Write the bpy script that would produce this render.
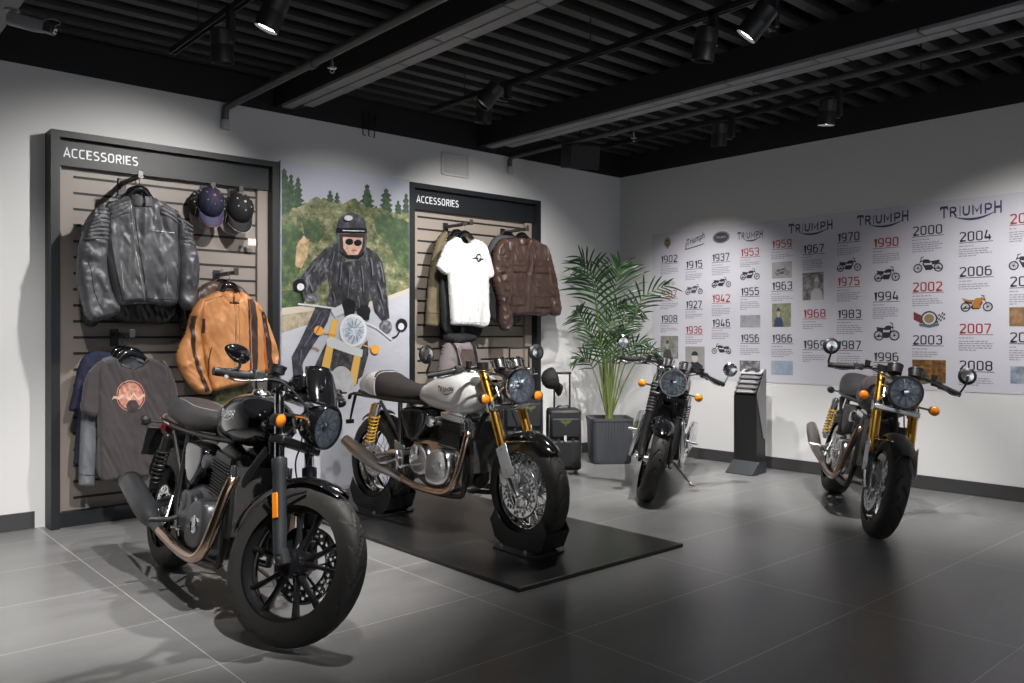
import bpy, bmesh, math, random
import numpy as np
from mathutils import Vector, Matrix, noise
from mathutils.bvhtree import BVHTree
random.seed(7)
for o in list(bpy.data.objects): bpy.data.objects.remove(o)
SC = bpy.context.scene; COL = SC.collection
PI = math.pi; D = math.radians
# ---------------------------------------------------------------- camera, world, lights, exposure
FPX, CXP, HYP, HC = 827.0, 512.0, 335.0, 1.19      # focal length in px, principal column, horizon row, eye height
FW = np.array([.6626, .7490]); RT = np.array([.7490, -.6626])
YL, XR = 5.769, 6.622                              # planes of the left (back) wall and the right wall
cd = bpy.data.cameras.new('camera'); cam = bpy.data.objects.new('camera', cd); COL.objects.link(cam)
cam.location = (0, 0, HC); cam.rotation_euler = (PI/2, 0, math.atan2(FW[1], FW[0]) - PI/2)
cd.sensor_width = 36; cd.lens = FPX*36/1024; cd.shift_y = -(341.5-HYP)/1024; cd.clip_start = .05
SC.camera = cam
w = bpy.data.worlds.new('world'); SC.world = w; w.use_nodes = True
w.node_tree.nodes['Background'].inputs[0].default_value = (.93, .96, 1, 1)
w.node_tree.nodes['Background'].inputs[1].default_value = 0.10
SC.view_settings.view_transform = 'Standard'; SC.view_settings.look = 'None'
SC.view_settings.exposure = 0.0; SC.view_settings.gamma = 1; SC.view_settings.use_curve_mapping = False
def spot(loc, to, watts, deg, blend=.35, size=.035, col=(1, .97, .93)):
    l = bpy.data.lights.new('spot_lamp', 'SPOT'); l.energy = watts; l.spot_size = D(deg); l.spot_blend = blend
    l.shadow_soft_size = size; l.color = col
    o = bpy.data.objects.new('spot_lamp', l); COL.objects.link(o); o.location = loc
    o.rotation_euler = (Vector(to)-Vector(loc)).to_track_quat('-Z', 'Y').to_euler(); return o
def arealight(loc, to, watts, sx, sy, col=(.95, .97, 1)):
    l = bpy.data.lights.new('fill_light', 'AREA'); l.energy = watts; l.shape = 'RECTANGLE'; l.size = sx; l.size_y = sy; l.color = col
    o = bpy.data.objects.new('fill_light', l); COL.objects.link(o); o.location = loc
    o.rotation_euler = (Vector(to)-Vector(loc)).to_track_quat('-Z', 'Y').to_euler(); return o
# added soft fill behind the viewer, set at the made-up shop glazing
arealight((1.6, -3.2, 1.55), (3.0, 4.0, 1.2), 55, 7.4, 2.0)
# ceiling track lamps
spot((1.25, 1.75, 2.74), (1.55, 3.9, .5), 440, 50, .7)
spot((2.35, 3.1, 2.74), (1.6, 3.7, .3), 240, 60, .8)
spot((.7, 3.3, 2.74), (.3, 4.9, .2), 230, 95, 1.0)
spot((2.55, 2.2, 2.74), (3.1, 4.1, .5), 460, 44, .8)
spot((4.3, 3.4, 2.74), (3.9, 3.7, 0), 230, 70, 1.0)
spot((2.2, 3.9, 2.74), (1.75, 5.65, 1.4), 170, 80, .75)
spot((3.9, 3.8, 2.74), (4.6, 5.65, 1.4), 230, 72, .75)
spot((2.9, 3.6, 2.74), (3.3, 5.7, 1.3), 170, 66, .9)
spot((5.19, 2.72, 2.66), (6.1, 2.4, 0), 360, 96, .9)
spot((5.19, 3.55, 2.66), (6.5, 3.6, .3), 230, 92, .9)
spot((5.3, 4.4, 2.74), (6.6, 4.7, .5), 170, 84, .9)
spot((4.4, 3.1, 2.74), (5.5, 4.6, .2), 460, 64, .9)
spot((5.0, 1.3, 2.74), (6.6, 1.9, .5), 270, 88, .9)
spot((4.1, 2.1, 2.74), (5.5, 2.8, .6), 330, 42, .8)

# ---------------------------------------------------------------- helpers
def G(px, py, z=0.0):                              # photo pixel -> world point at height z
    d = FPX*(HC-z)/(py-HYP); l = (px-CXP)/FPX*d; p = d*FW+l*RT; return Vector((p[0], p[1], z))
def L(px, py, Y=YL):                               # photo pixel -> point on the plane y = Y
    q = FW+(px-CXP)/FPX*RT; t = Y/q[1]; return Vector((q[0]*t, Y, HC-(py-HYP)/FPX*t))
def RW(px, py, X=XR):                              # photo pixel -> point on the plane x = X
    q = FW+(px-CXP)/FPX*RT; t = X/q[0]; return Vector((X, q[1]*t, HC-(py-HYP)/FPX*t))
def mat(name, col, rough=.5, metal=0.0, coat=0.0, emit=None, es=0, bump=None, var=None, spec=.5, aniso=0, sheen=0):
    m = bpy.data.materials.new(name); m.use_nodes = True; nt = m.node_tree; b = nt.nodes['Principled BSDF']
    b.inputs['Base Color'].default_value = (*col, 1); b.inputs['Roughness'].default_value = rough
    b.inputs['Metallic'].default_value = metal; b.inputs['Coat Weight'].default_value = coat
    b.inputs['Coat Roughness'].default_value = .05; b.inputs['Specular IOR Level'].default_value = spec
    b.inputs['Anisotropic'].default_value = aniso; b.inputs['Sheen Weight'].default_value = sheen
    if emit: b.inputs['Emission Color'].default_value = (*emit, 1); b.inputs['Emission Strength'].default_value = es
    tc = nt.nodes.new('ShaderNodeTexCoord')
    if bump:                                       # (scale, strength, distance[, kind])
        k = bump[3] if len(bump) > 3 else 'noise'
        t = nt.nodes.new('ShaderNodeTexVoronoi' if k == 'voronoi' else 'ShaderNodeTexNoise'); t.inputs['Scale'].default_value = bump[0]
        if k == 'noise': t.inputs['Detail'].default_value = 6
        nt.links.new(tc.outputs['Object'], t.inputs['Vector'])
        bp = nt.nodes.new('ShaderNodeBump'); bp.inputs['Strength'].default_value = bump[1]; bp.inputs['Distance'].default_value = bump[2]
        nt.links.new(t.outputs[0], bp.inputs['Height']); nt.links.new(bp.outputs[0], b.inputs['Normal'])
    if var:                                        # (scale, colour b, contrast[, stretch])
        t = nt.nodes.new('ShaderNodeTexNoise'); t.inputs['Scale'].default_value = var[0]; t.inputs['Detail'].default_value = 8; t.inputs['Roughness'].default_value = .6
        src = tc.outputs['Object']
        if len(var) > 3:
            mp = nt.nodes.new('ShaderNodeMapping'); mp.inputs['Scale'].default_value = var[3]; nt.links.new(src, mp.inputs[0]); src = mp.outputs[0]
        nt.links.new(src, t.inputs['Vector'])
        cr = nt.nodes.new('ShaderNodeValToRGB'); c = var[2]
        cr.color_ramp.elements[0].position = .5-c; cr.color_ramp.elements[1].position = .5+c
        cr.color_ramp.elements[0].color = (*col, 1); cr.color_ramp.elements[1].color = (*var[1], 1)
        nt.links.new(t.outputs[0], cr.inputs[0]); nt.links.new(cr.outputs[0], b.inputs['Base Color'])
    return m
def tag(o, label, cat, group=None):
    o['label'] = label; o['category'] = cat
    if group: o['group'] = group
    return o
def empty(name, loc=(0, 0, 0), label=None, cat=None, group=None, rot=None):
    o = bpy.data.objects.new(name, None); COL.objects.link(o); o.location = loc; o.empty_display_size = .1
    if rot is not None: o.rotation_euler = rot
    if label: tag(o, label, cat, group)
    return o
def catmull(pts, n=8, closed=False):
    P = [Vector(p) for p in pts]
    if len(P) < 3: return P
    out = []; N = len(P)
    for i in range(N if closed else N-1):
        if closed: a, b, c, d = P[i-1], P[i], P[(i+1) % N], P[(i+2) % N]
        else: a, b, c, d = P[max(i-1, 0)], P[i], P[i+1], P[min(i+2, N-1)]
        for k in range(n):
            t = k/n
            out.append(.5*((2*b)+(c-a)*t+(2*a-5*b+4*c-d)*t*t+(3*b-a-3*c+d)*t*t*t))
    if not closed: out.append(P[-1])
    return out
class MB:
    def __init__(s): s.v = []; s.f = []
    def add(s, v, f):
        n = len(s.v); s.v += [tuple(p) for p in v]; s.f += [tuple(i+n for i in q) for q in f]; return s
    def box(s, c, d, R=None):
        x, y, z = d[0]/2, d[1]/2, d[2]/2; vs = [Vector((a*x, b*y, e*z)) for a in (-1, 1) for b in (-1, 1) for e in (-1, 1)]
        if R is not None: vs = [R@q for q in vs]
        c = Vector(c); return s.add([q+c for q in vs], [(0, 1, 3, 2), (4, 6, 7, 5), (0, 4, 5, 1), (2, 3, 7, 6), (0, 2, 6, 4), (1, 5, 7, 3)])
    def bar(s, a, b, w, t, up=(0, 0, 1)):          # box from a to b, w across (perp to up), t along up
        a, b = Vector(a), Vector(b); x = (b-a).normalized(); u = Vector(up); y = u.cross(x)
        if y.length < 1e-4: y = Vector((0, 1, 0))
        y.normalize(); z = x.cross(y); R = Matrix((x, y, z)).transposed()
        return s.box((a+b)/2, ((b-a).length, w, t), R)
    def rings(s, rs, cap=True, closed=False):
        n = len(rs[0]); b = len(s.v); s.v += [tuple(p) for r in rs for p in r]; m = len(rs)
        for i in range(m if closed else m-1):
            for j in range(n):
                s.f.append((b+i*n+j, b+i*n+(j+1) % n, b+((i+1) % m)*n+(j+1) % n, b+((i+1) % m)*n+j))
        if cap and not closed: s.f.append(tuple(b+j for j in reversed(range(n)))); s.f.append(tuple(b+(m-1)*n+j for j in range(n)))
        return s
    def tube(s, pts, r, seg=10, sm=0, cap=True, flat=1.0, up=None):
        if sm:
            n0 = len(pts); rad = r if isinstance(r, (list, tuple)) else [r]*n0
            P = catmull(pts, sm); rr = []
            for i in range(n0-1):
                for k in range(sm): rr.append(rad[i]+(rad[i+1]-rad[i])*k/sm)
            rr.append(rad[-1])
            if n0 < 3: P = [Vector(p) for p in pts]; rr = rad
        else: P = [Vector(p) for p in pts]; rr = r if isinstance(r, (list, tuple)) else [r]*len(P)
        T = [(P[min(i+1, len(P)-1)]-P[max(i-1, 0)]).normalized() for i in range(len(P))]
        n = Vector(up) if up is not None else (Vector((0, 0, 1)) if abs(T[0].z) < .9 else Vector((1, 0, 0)))
        rs = []
        for p, t, q in zip(P, T, rr):
            n = (n-t*n.dot(t)); n.normalize(); bb = t.cross(n)
            rs.append([p+(n*math.cos(2*PI*k/seg)*flat+bb*math.sin(2*PI*k/seg))*q for k in range(seg)])
        return s.rings(rs, cap)
    def lathe(s, prof, o, ax, seg=32, cap=True, ph=0, arc=None):    # prof: (radius, height along ax)
        ax = Vector(ax).normalized(); u = Vector((0, 0, 1)) if abs(ax.z) < .9 else Vector((1, 0, 0)); u = (u-ax*u.dot(ax)).normalized(); w_ = ax.cross(u); o = Vector(o)
        return s.rings([[o+ax*h+(u*math.cos(2*PI*k/seg+ph)+w_*math.sin(2*PI*k/seg+ph))*max(r, 1e-5) for k in range(seg)] for r, h in prof], cap)
    def ball(s, c, r, seg=16, sc=(1, 1, 1)):
        c = Vector(c); rs = []
        for i in range(seg//2+1):
            a = -PI/2+PI*i/(seg//2); q = max(math.cos(a), .001)
            rs.append([c+Vector((r*q*math.cos(2*PI*k/seg)*sc[0], r*q*math.sin(2*PI*k/seg)*sc[1], r*math.sin(a)*sc[2])) for k in range(seg)])
        return s.rings(rs)
    def prism(s, poly, d, fn=None):                # poly: list of 3-D points; extruded by vector d
        P = [Vector(p) for p in poly]; n = len(P); d = Vector(d)
        return s.add(P+[p+d for p in P], [tuple(range(n)), tuple(reversed(range(n, 2*n)))]+[(i, n+i, n+(i+1) % n, (i+1) % n) for i in range(n)])
    def puff(s, poly, y0, y1, ins=.12, k=4):       # side-view outline (x,z) swelling from plane y0 to y1
        P = catmull([(a, 0, b) for a, b in poly], 6, True); c = sum(P, Vector())/len(P); rs = []
        for i in range(k+1):
            a = PI/2*i/k; q = 1-ins*(1-math.cos(a)); y = y0+(y1-y0)*math.sin(a)
            rs.append([Vector((c.x+(p.x-c.x)*q, y, c.z+(p.z-c.z)*q)) for p in P])
        rs.append([Vector((c.x+(p.x-c.x)*(1-ins)*.82, y1+(y1-y0)*.02, c.z+(p.z-c.z)*(1-ins)*.82)) for p in P])
        return s.rings(rs)
    def build(s, name, m, parent=None, xf=None, smooth=True, ang=40, bevel=0, sub=0, solid=0, loc=None, fixn=True):
        me = bpy.data.meshes.new(name); vs = s.v
        if xf is not None: vs = [tuple(xf@Vector(p)) for p in vs]
        me.from_pydata(vs, [], s.f); me.update()
        if fixn:
            bm = bmesh.new(); bm.from_mesh(me); bmesh.ops.remove_doubles(bm, verts=bm.verts, dist=1e-6); bmesh.ops.recalc_face_normals(bm, faces=bm.faces); bm.to_mesh(me); bm.free()
        if smooth:
            me.shade_smooth()
            if ang < 180: me.set_sharp_from_angle(angle=D(ang))
        o = bpy.data.objects.new(name, me); COL.objects.link(o); me.materials.append(m)
        if parent: o.parent = parent
        if loc is not None: o.location = loc
        if solid: md = o.modifiers.new('solid', 'SOLIDIFY'); md.thickness = solid; md.offset = 0
        if bevel: md = o.modifiers.new('bevel', 'BEVEL'); md.width = bevel; md.segments = 2; md.limit_method = 'ANGLE'; md.angle_limit = D(35)
        if sub: md = o.modifiers.new('sub', 'SUBSURF'); md.levels = sub; md.render_levels = sub
        return o
_tx = {}
def textmesh(st, off=0.0):
    if (st, off) not in _tx:
        c = bpy.data.curves.new('t', 'FONT'); c.body = st; c.size = 1; c.offset = off; c.resolution_u = 4
        o = bpy.data.objects.new('t', c); COL.objects.link(o); dg = bpy.context.evaluated_depsgraph_get(); dg.update()
        me = o.evaluated_get(dg).to_mesh(); V = [(p.co.x, p.co.y) for p in me.vertices]; Fc = [tuple(q.vertices) for q in me.polygons]
        o.evaluated_get(dg).to_mesh_clear(); bpy.data.objects.remove(o); bpy.data.curves.remove(c)
        a = np.array(V); mn = a.min(0); mx = a.max(0); _tx[(st, off)] = ([tuple(q) for q in (a-mn)/(mx-mn)], Fc, (mx-mn)[0]/(mx-mn)[1])
    return _tx[(st, off)]
def stroke_glyph(strokes, sw, w_, h_=1.0):         # rounded-corner strokes (polylines) thickened to flat quads
    V = []; Fc = []
    for P in strokes:
        P = [Vector((x, y, 0)) for x, y in P]; n = len(P); b = len(V); closed = (P[0]-P[-1]).length < 1e-6
        for i, p in enumerate(P):
            a_ = P[i-1] if i > 0 else (P[-2] if closed else p); c_ = P[i+1] if i < n-1 else (P[1] if closed else p)
            t = (c_-a_).normalized(); nn = Vector((-t.y, t.x, 0)); k = 1.0
            if 0 < i < n-1 or closed:
                t1 = (p-a_).normalized(); k = 1/max(abs(Vector((-t1.y, t1.x, 0)).dot(nn)), .5)
            V += [(p.x+nn.x*sw*k/2, p.y+nn.y*sw*k/2), (p.x-nn.x*sw*k/2, p.y-nn.y*sw*k/2)]
        Fc += [(b+2*i, b+2*i+1, b+2*i+3, b+2*i+2) for i in range(n-1)]
    return V, Fc
def _rr(x0, y0, x1, y1, r=.14, part=None):         # rounded rectangle path, clockwise from the middle of the left side
    P = [(x0, (y0+y1)/2)]
    for cx, cy, a in ((x0+r, y1-r, PI), (x1-r, y1-r, PI/2), (x1-r, y0+r, 0), (x0+r, y0+r, -PI/2)):
        P += [(cx+r*math.cos(a-k*PI/8), cy+r*math.sin(a-k*PI/8)) for k in range(5)]
    return P+[(x0, (y0+y1)/2)]
def year_glyphs(st):                               # squared road-sign style numerals
    s = .125; h = s/2; x0, x1, y0, y1, m = h, .56-h, h, 1-h, .53; V = []; Fc = []; X = 0
    c = lambda cx, cy, r, a0, a1, n=5: [(cx+r*math.cos(a0+(a1-a0)*k/n), cy+r*math.sin(a0+(a1-a0)*k/n)) for k in range(n+1)]
    r = .15
    Gd = {'0': [_rr(x0, y0, x1, y1)], '1': [[(x0+.02, .80), (x0+.2, y1), (x0+.2, 0)]],
     '2': [c(x0+r, y1-r, r, PI*.95, PI/2)+c(x1-r, y1-r, r, PI/2, 0)+[(x1, .64), (x0, y0+.02), (x0, y0), (x1+h, y0)]],
     '3': [c(x0+r, y1-r, r, PI*.95, PI/2)+c(x1-r, y1-r, r, PI/2, 0)+c(x1-.12, m+.12, .12, 0, -PI/2)+[(x0+.14, m)], [(x1-.14, m)]+c(x1-.13, m-.13, .13, PI/2, 0)+c(x1-r, y0+r, r, 0, -PI/2)+c(x0+r, y0+r, r, -PI/2, -PI*.95)],
     '4': [[(x0+.16, 1), (x0, .30), (x0, .24), (x1+h, .24)], [(x1-.08, .55), (x1-.08, 0)]],
     '5': [[(x1, y1), (x0, y1), (x0, .58), (x1-r, .60)]+c(x1-r, .60-r, r, PI/2, 0)+c(x1-r, y0+r, r, 0, -PI/2)+c(x0+r, y0+r, r, -PI/2, -PI*.95)],
     '6': [_rr(x0, y0, x1, .60), [(x0, .32), (x0, y1-r)]+c(x0+r, y1-r, r, PI, PI/2)+[(x1-.05, y1)]], '9': [_rr(x0, .40, x1, y1), [(x1, .68), (x1, y0+r)]+c(x1-r, y0+r, r, 0, -PI/2)+[(x0+.05, y0)]],
     '7': [[(0, y1), (x1, y1), (x1, y1-.06), (x0+.13, 0)]], '8': [_rr(x0, m, x1, y1), _rr(x0, y0, x1, m)]}
    for ch in st:
        v, f = stroke_glyph(Gd[ch], s, .56); n = len(V); V += [(X+p[0], p[1]) for p in v]; Fc += [tuple(i+n for i in q) for q in f]; X += (.69 if ch != '1' else .47)
    return [(x/(X-.10), y) for x, y in V], Fc, (X-.10)
def header_text(st):
    q = lambda cx, cy, r, a0, a1, n=4: [(cx+r*math.cos(a0+(a1-a0)*k/n), cy+r*math.sin(a0+(a1-a0)*k/n)) for k in range(n+1)]
    S2 = [(.55, .93)]+q(.24, .75, .18, PI/2, PI)+[(.06, .66)]+q(.24, .66, .13, PI*1.1, PI*1.4)+[(.42, .48)]+q(.42, .28, .18, PI/3, 0)+q(.38, .25, .18, 0, -PI/2)+[(.05, .07)]
    Cc = [(.6, .93)]+q(.26, .73, .20, PI/2, PI)+q(.26, .27, .20, PI, PI*1.5)+[(.6, .07)]
    Gd = {'A': ([[(0, 0), (.33, 1), (.66, 0)], [(.12, .3), (.54, .3)]], .66), 'C': ([Cc], .62), 'E': ([[(.6, .93), (.07, .93), (.07, .07), (.6, .07)], [(.07, .5), (.52, .5)]], .6), 'S': ([S2], .62), 'O': ([_rr(.07, .07, .63, .93, .2)], .70), 'R': ([[(.07, 0), (.07, .93), (.40, .93)]+q(.40, .70, .22, PI/2, -PI/2)+[(.07, .48)], [(.35, .48), (.62, 0)]], .64), 'I': ([[(.07, 0), (.07, 1)]], .14)}
    V = []; Fc = []; X = 0
    for ch in st:
        P, w_ = Gd[ch]; v, f = stroke_glyph(P, .15, w_); n = len(V); V += [(X+a, b) for a, b in v]; Fc += [tuple(i+n for i in z) for z in f]; X += w_+.19
    return [(x/(X-.19), y) for x, y in V], Fc, X-.19
def logo_flat(swoosh=True, word='TRIUMPH'):        # lettering in a unit box: big first and last letters, tail of the R swept under to the H
    V = []; Fc = []
    sw_ = .22; U = [(.11, .93), (.11, .35), (.2, .15), (.38, .08), (.62, .08), (.8, .15), (.89, .35), (.89, .93)]
    G_ = {'T': [[(0, .9), (1, .9)], [(.5, .9), (.5, 0)], [(.04, .9), (.04, .68)], [(.96, .9), (.96, .68)]], 'R': [[(.15, 0), (.15, .9), (.65, .9), (.86, .78), (.86, .6), (.65, .46), (.15, .46)], [(.5, .46), (.95, 0)]], 'I': [[(.5, 0), (.5, 1)]], 'U': [U], 'M': [[(.1, 0), (.1, .95), (.5, .3), (.9, .95), (.9, 0)]], 'P': [[(.15, 0), (.15, .9), (.68, .9), (.88, .78), (.88, .55), (.68, .42), (.15, .42)]], 'H': [[(.12, 0), (.12, 1)], [(.88, 0), (.88, 1)], [(.12, .5), (.88, .5)]]}
    LG = {c: stroke_glyph(G_[c], .44 if c == 'I' else (.15 if c == 'M' else .2), 1) for c in G_}
    ws = {'I': .42, 'M': 1.3}
    tot = sum(ws.get(c, 1) for c in word); x = 0
    for i, c in enumerate(word):
        wd = ws.get(c, 1)/tot; big = i in (0, len(word)-1)
        v, f = LG[c]; n = len(V); gw = .80 if c != 'I' else .50; lo = .3 if not big else .26; hi = 1 if big else .93
        V += [(x+(p[0]*gw+(.86-gw)/2)*wd, lo+p[1]*(hi-lo)) for p in v]; Fc += [tuple(k+n for k in q) for q in f]; x += wd
    if swoosh:
        n = len(V); K = 14
        for k in range(K+1):
            t = k/K; xx = .23+.66*t; yy = .3-.30*math.sin(PI*min(t*1.0, 1))**.8+.12*t; th = .015+.055*math.sin(PI*t)
            V += [(xx, yy+th), (xx, yy-th)]
        Fc += [(n+2*k, n+2*k+1, n+2*k+3, n+2*k+2) for k in range(K)]
    return V, Fc
def subdiv(V, Fc, seg):                            # split long flat faces so they can follow a curved surface
    bm = bmesh.new(); vs = [bm.verts.new((p[0], p[1], 0)) for p in V]
    for q in Fc:
        try: bm.faces.new([vs[i] for i in q])
        except ValueError: pass
    bmesh.ops.triangulate(bm, faces=bm.faces)
    for _ in range(4):
        e = [x for x in bm.edges if x.calc_length() > seg]
        if not e: break
        bmesh.ops.subdivide_edges(bm, edges=e, cuts=1); bmesh.ops.triangulate(bm, faces=bm.faces)
    bm.verts.index_update(); r = ([(v.co.x, v.co.y) for v in bm.verts], [tuple(v.index for v in f.verts) for f in bm.faces]); bm.free(); return r
def tri2d(poly): return [(p[0], p[1]) for p in poly], [tuple(range(len(poly)))]
# ---------------------------------------------------------------- materials
M = {}
M['wall'] = mat('wall_paint', (.70, .70, .705), .8, bump=(160, .05, .002))
M['black_paint'] = mat('ceiling_black', (.012, .012, .013), .7)
M['deck'] = mat('deck_metal', (.033, .033, .034), .55)
M['beamgrey'] = mat('beam_grey', (.25, .25, .26), .6)
M['skirting'] = mat('skirting_charcoal', (.045, .046, .05), .5)
M['frame_dark'] = mat('cabinet_charcoal', (.007, .009, .012), .5, bump=(300, .05, .0005))
M['slat'] = mat('slatwall_taupe', (.31, .265, .225), .5, var=(3, (.35, .30, .26), .3))
M['slatL'] = mat('slatwall_grey_taupe', (.235, .20, .18), .5, var=(3, (.26, .225, .20), .3))
M['groove'] = mat('groove_black', (.01, .01, .01), .6)
M['white_print'] = mat('white_letters', (.75, .77, .8), .5)
M['chrome'] = mat('chrome', (.78, .79, .80), .08, 1)
M['alu'] = mat('polished_aluminium', (.76, .77, .78), .2, 1)
M['steel'] = mat('brushed_steel', (.50, .47, .44), .28, 1, aniso=.5)
M['bronze'] = mat('heat_tinted_steel', (.50, .36, .27), .22, 1)
M['gold'] = mat('gold_anodised', (.83, .46, .09), .24, 1)
M['goldspring'] = mat('yellow_spring', (.66, .37, .03), .35, .2, coat=.5)
M['gloss_black'] = mat('gloss_black_paint', (.006, .006, .007), .12, coat=1)
M['satin_black'] = mat('satin_black', (.012, .012, .013), .38)
M['matt_black'] = mat('matt_black', (.02, .02, .021), .55)
M['grey_black'] = mat('fork_charcoal', (.030, .032, .036), .36)
M['rim_black'] = mat('wheel_satin_black', (.022, .023, .026), .28, .5, coat=.6)
M['case_black'] = mat('engine_cover_charcoal', (.055, .057, .065), .33, .3)
M['rubber'] = mat('tyre_rubber', (.028, .0265, .025), .62, bump=(900, .1, .0005))
M['grip'] = mat('grip_rubber', (.015, .015, .015), .6, bump=(500, .4, .001, 'voronoi'))
M['seat'] = mat('seat_vinyl', (.035, .034, .036), .5, bump=(700, .15, .0006))
M['seat_brown'] = mat('seat_suede', (.045, .038, .038), .75, bump=(700, .15, .0006))
M['white_paint'] = mat('white_paint', (.80, .80, .80), .2, coat=1)
M['silver_paint'] = mat('silver_paint', (.55, .56, .58), .3, .6, coat=.6)
M['matt_grey'] = mat('matt_graphite_paint', (.055, .052, .052), .5, .1)
M['red_line'] = mat('red_pinstripe', (.35, .08, .06), .4)
M['orange'] = mat('amber_plastic', (.78, .23, .012), .25, coat=.6, bump=(260, .3, .001, 'voronoi'))
M['mirror'] = mat('mirror_glass', (.8, .82, .84), .03, 1)
M['gauge'] = mat('gauge_face', (.01, .01, .012), .15, coat=1)
M['radiator'] = mat('radiator_fins', (.02, .02, .02), .5, bump=(420, .8, .002, 'voronoi'))
M['tag_black'] = mat('logo_black', (.01, .01, .012), .4)
def glass_mat(name, tint=(1, 1, 1), a=.12):
    m = bpy.data.materials.new(name); m.use_nodes = True; nt = m.node_tree; nt.nodes.clear()
    o = nt.nodes.new('ShaderNodeOutputMaterial'); mx = nt.nodes.new('ShaderNodeMixShader'); t = nt.nodes.new('ShaderNodeBsdfTransparent'); g = nt.nodes.new('ShaderNodeBsdfGlossy')
    lw = nt.nodes.new('ShaderNodeLayerWeight'); lw.inputs[0].default_value = a; t.inputs[0].default_value = (*tint, 1); g.inputs['Roughness'].default_value = .03
    nt.links.new(lw.outputs['Fresnel'], mx.inputs[0]); nt.links.new(t.outputs[0], mx.inputs[1]); nt.links.new(g.outputs[0], mx.inputs[2]); nt.links.new(mx.outputs[0], o.inputs[0]); return m
M['glass'] = glass_mat('clear_lens', (.93, .96, 1), .3)
M['tint'] = glass_mat('smoked_screen', (.05, .05, .05), .4)
M['reflector'] = mat('headlamp_reflector', (.90, .94, 1.0), .18, .2, bump=(38, .9, .02, 'voronoi'))
# ---------------------------------------------------------------- the room
def struct(o): o['kind'] = 'structure'; return o
ZW = 2.845; ZD = 3.06
def floor_mat():
    m = bpy.data.materials.new('floor_tiles'); m.use_nodes = True; nt = m.node_tree; b = nt.nodes['Principled BSDF']; N = nt.nodes.new; K = nt.links.new
    tc = N('ShaderNodeTexCoord'); mp = N('ShaderNodeMapping'); mp.inputs['Location'].default_value = (-1.19, -.455, 0); K(tc.outputs['Object'], mp.inputs[0])
    br = N('ShaderNodeTexBrick'); br.offset = 0.0; br.squash = 1; br.inputs['Scale'].default_value = 1; br.inputs['Brick Width'].default_value = 1.166; br.inputs['Row Height'].default_value = .6205
    br.inputs['Mortar Size'].default_value = .0022; br.inputs['Mortar Smooth'].default_value = .3; br.inputs['Bias'].default_value = 0
    br.inputs['Color1'].default_value = (.185, .185, .187, 1); br.inputs['Color2'].default_value = (.205, .205, .207, 1); br.inputs['Mortar'].default_value = (.52, .52, .52, 1)
    K(mp.outputs[0], br.inputs[0])
    mp2 = N('ShaderNodeMapping'); mp2.inputs['Scale'].default_value = (1.6, 4.0, 1); K(tc.outputs['Object'], mp2.inputs[0])
    n = N('ShaderNodeTexNoise'); n.inputs['Scale'].default_value = 1.3; n.inputs['Detail'].default_value = 9; n.inputs['Roughness'].default_value = .65; K(mp2.outputs[0], n.inputs[0])
    mr = N('ShaderNodeMapRange'); mr.inputs[1].default_value = .3; mr.inputs[2].default_value = .7; mr.inputs[3].default_value = .88; mr.inputs[4].default_value = 1.14; K(n.outputs[0], mr.inputs[0])
    mx = N('ShaderNodeMix'); mx.data_type = 'RGBA'; mx.blend_type = 'MULTIPLY'; mx.inputs[0].default_value = 1; K(br.outputs[0], mx.inputs[6]); K(mr.outputs[0], mx.inputs[7]); K(mx.outputs[2], b.inputs['Base Color'])
    mr2 = N('ShaderNodeMapRange'); mr2.inputs[3].default_value = .25; mr2.inputs[4].default_value = .38; K(n.outputs[0], mr2.inputs[0]); K(mr2.outputs[0], b.inputs['Roughness'])
    bp = N('ShaderNodeBump'); bp.inputs['Strength'].default_value = .12; bp.inputs['Distance'].default_value = .004; K(n.outputs[0], bp.inputs['Height']); K(bp.outputs[0], b.inputs['Normal'])
    return m
X0, Y0 = -3.2, -3.4
MB().box(((X0+XR)/2, (Y0+YL)/2, -.05), (XR-X0+.4, YL-Y0+.4, .1)).build('floor', floor_mat(), smooth=False)['kind'] = 'structure'
struct(MB().box(((X0+XR)/2, YL+.1, ZW/2), (XR-X0+.4, .2, ZW)).build('wall_left', M['wall'], smooth=False))
struct(MB().box((XR+.1, (Y0+YL)/2-.05, ZW/2), (.2, YL-Y0+.1, ZW)).build('wall_right', M['wall'], smooth=False))
struct(MB().box(((X0+XR)/2, YL+.1, (ZW+3.3)/2), (XR-X0+.4, .2, 3.3-ZW)).build('trim_1', M['black_paint'], smooth=False))
struct(MB().box((XR+.1, (Y0+YL)/2-.05, (ZW+3.3)/2), (.2, YL-Y0+.1, 3.3-ZW)).build('trim_2', M['black_paint'], smooth=False))
struct(MB().box((X0-.1, (Y0+YL)/2, 1.65), (.2, YL-Y0+.4, 3.3)).build('wall_back', M['black_paint'], smooth=False))
struct(MB().box(((X0+XR)/2, Y0-.1, .2), (XR-X0+.4, .2, .4)).box(((X0+XR)/2, Y0-.1, 2.95), (XR-X0+.4, .2, .7)).box((X0+.3, Y0-.1, 1.5), (1.0, .2, 2.3)).box((XR-.4, Y0-.1, 1.5), (1.2, .2, 2.3)).build('wall_front', M['wall'], smooth=False))
mb = MB()
for k in range(6): mb.box((X0+.8+k*(XR-X0-1.8)/5, Y0-.1, 1.5), (.06, .08, 2.2))
for z in (.43, 2.57): mb.box(((X0+XR)/2-.1, Y0-.1, z), (XR-X0-1.7, .08, .06))
struct(mb.build('added_window_1', M['frame_dark'], smooth=False))  # unseen glazing frame, added to give the fill light a source
struct(MB().box(((X0+XR)/2-.1, Y0-.1, 1.5), (XR-X0-1.7, .008, 2.1)).build('added_window_2', M['glass'], smooth=False))  # pane of the same added glazing
struct(MB().box((.58*.9, YL-.006, .055), (1.3, .012, .1)).build('baseboard_left', M['skirting'], smooth=False, loc=(.0, 0, 0)))
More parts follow.
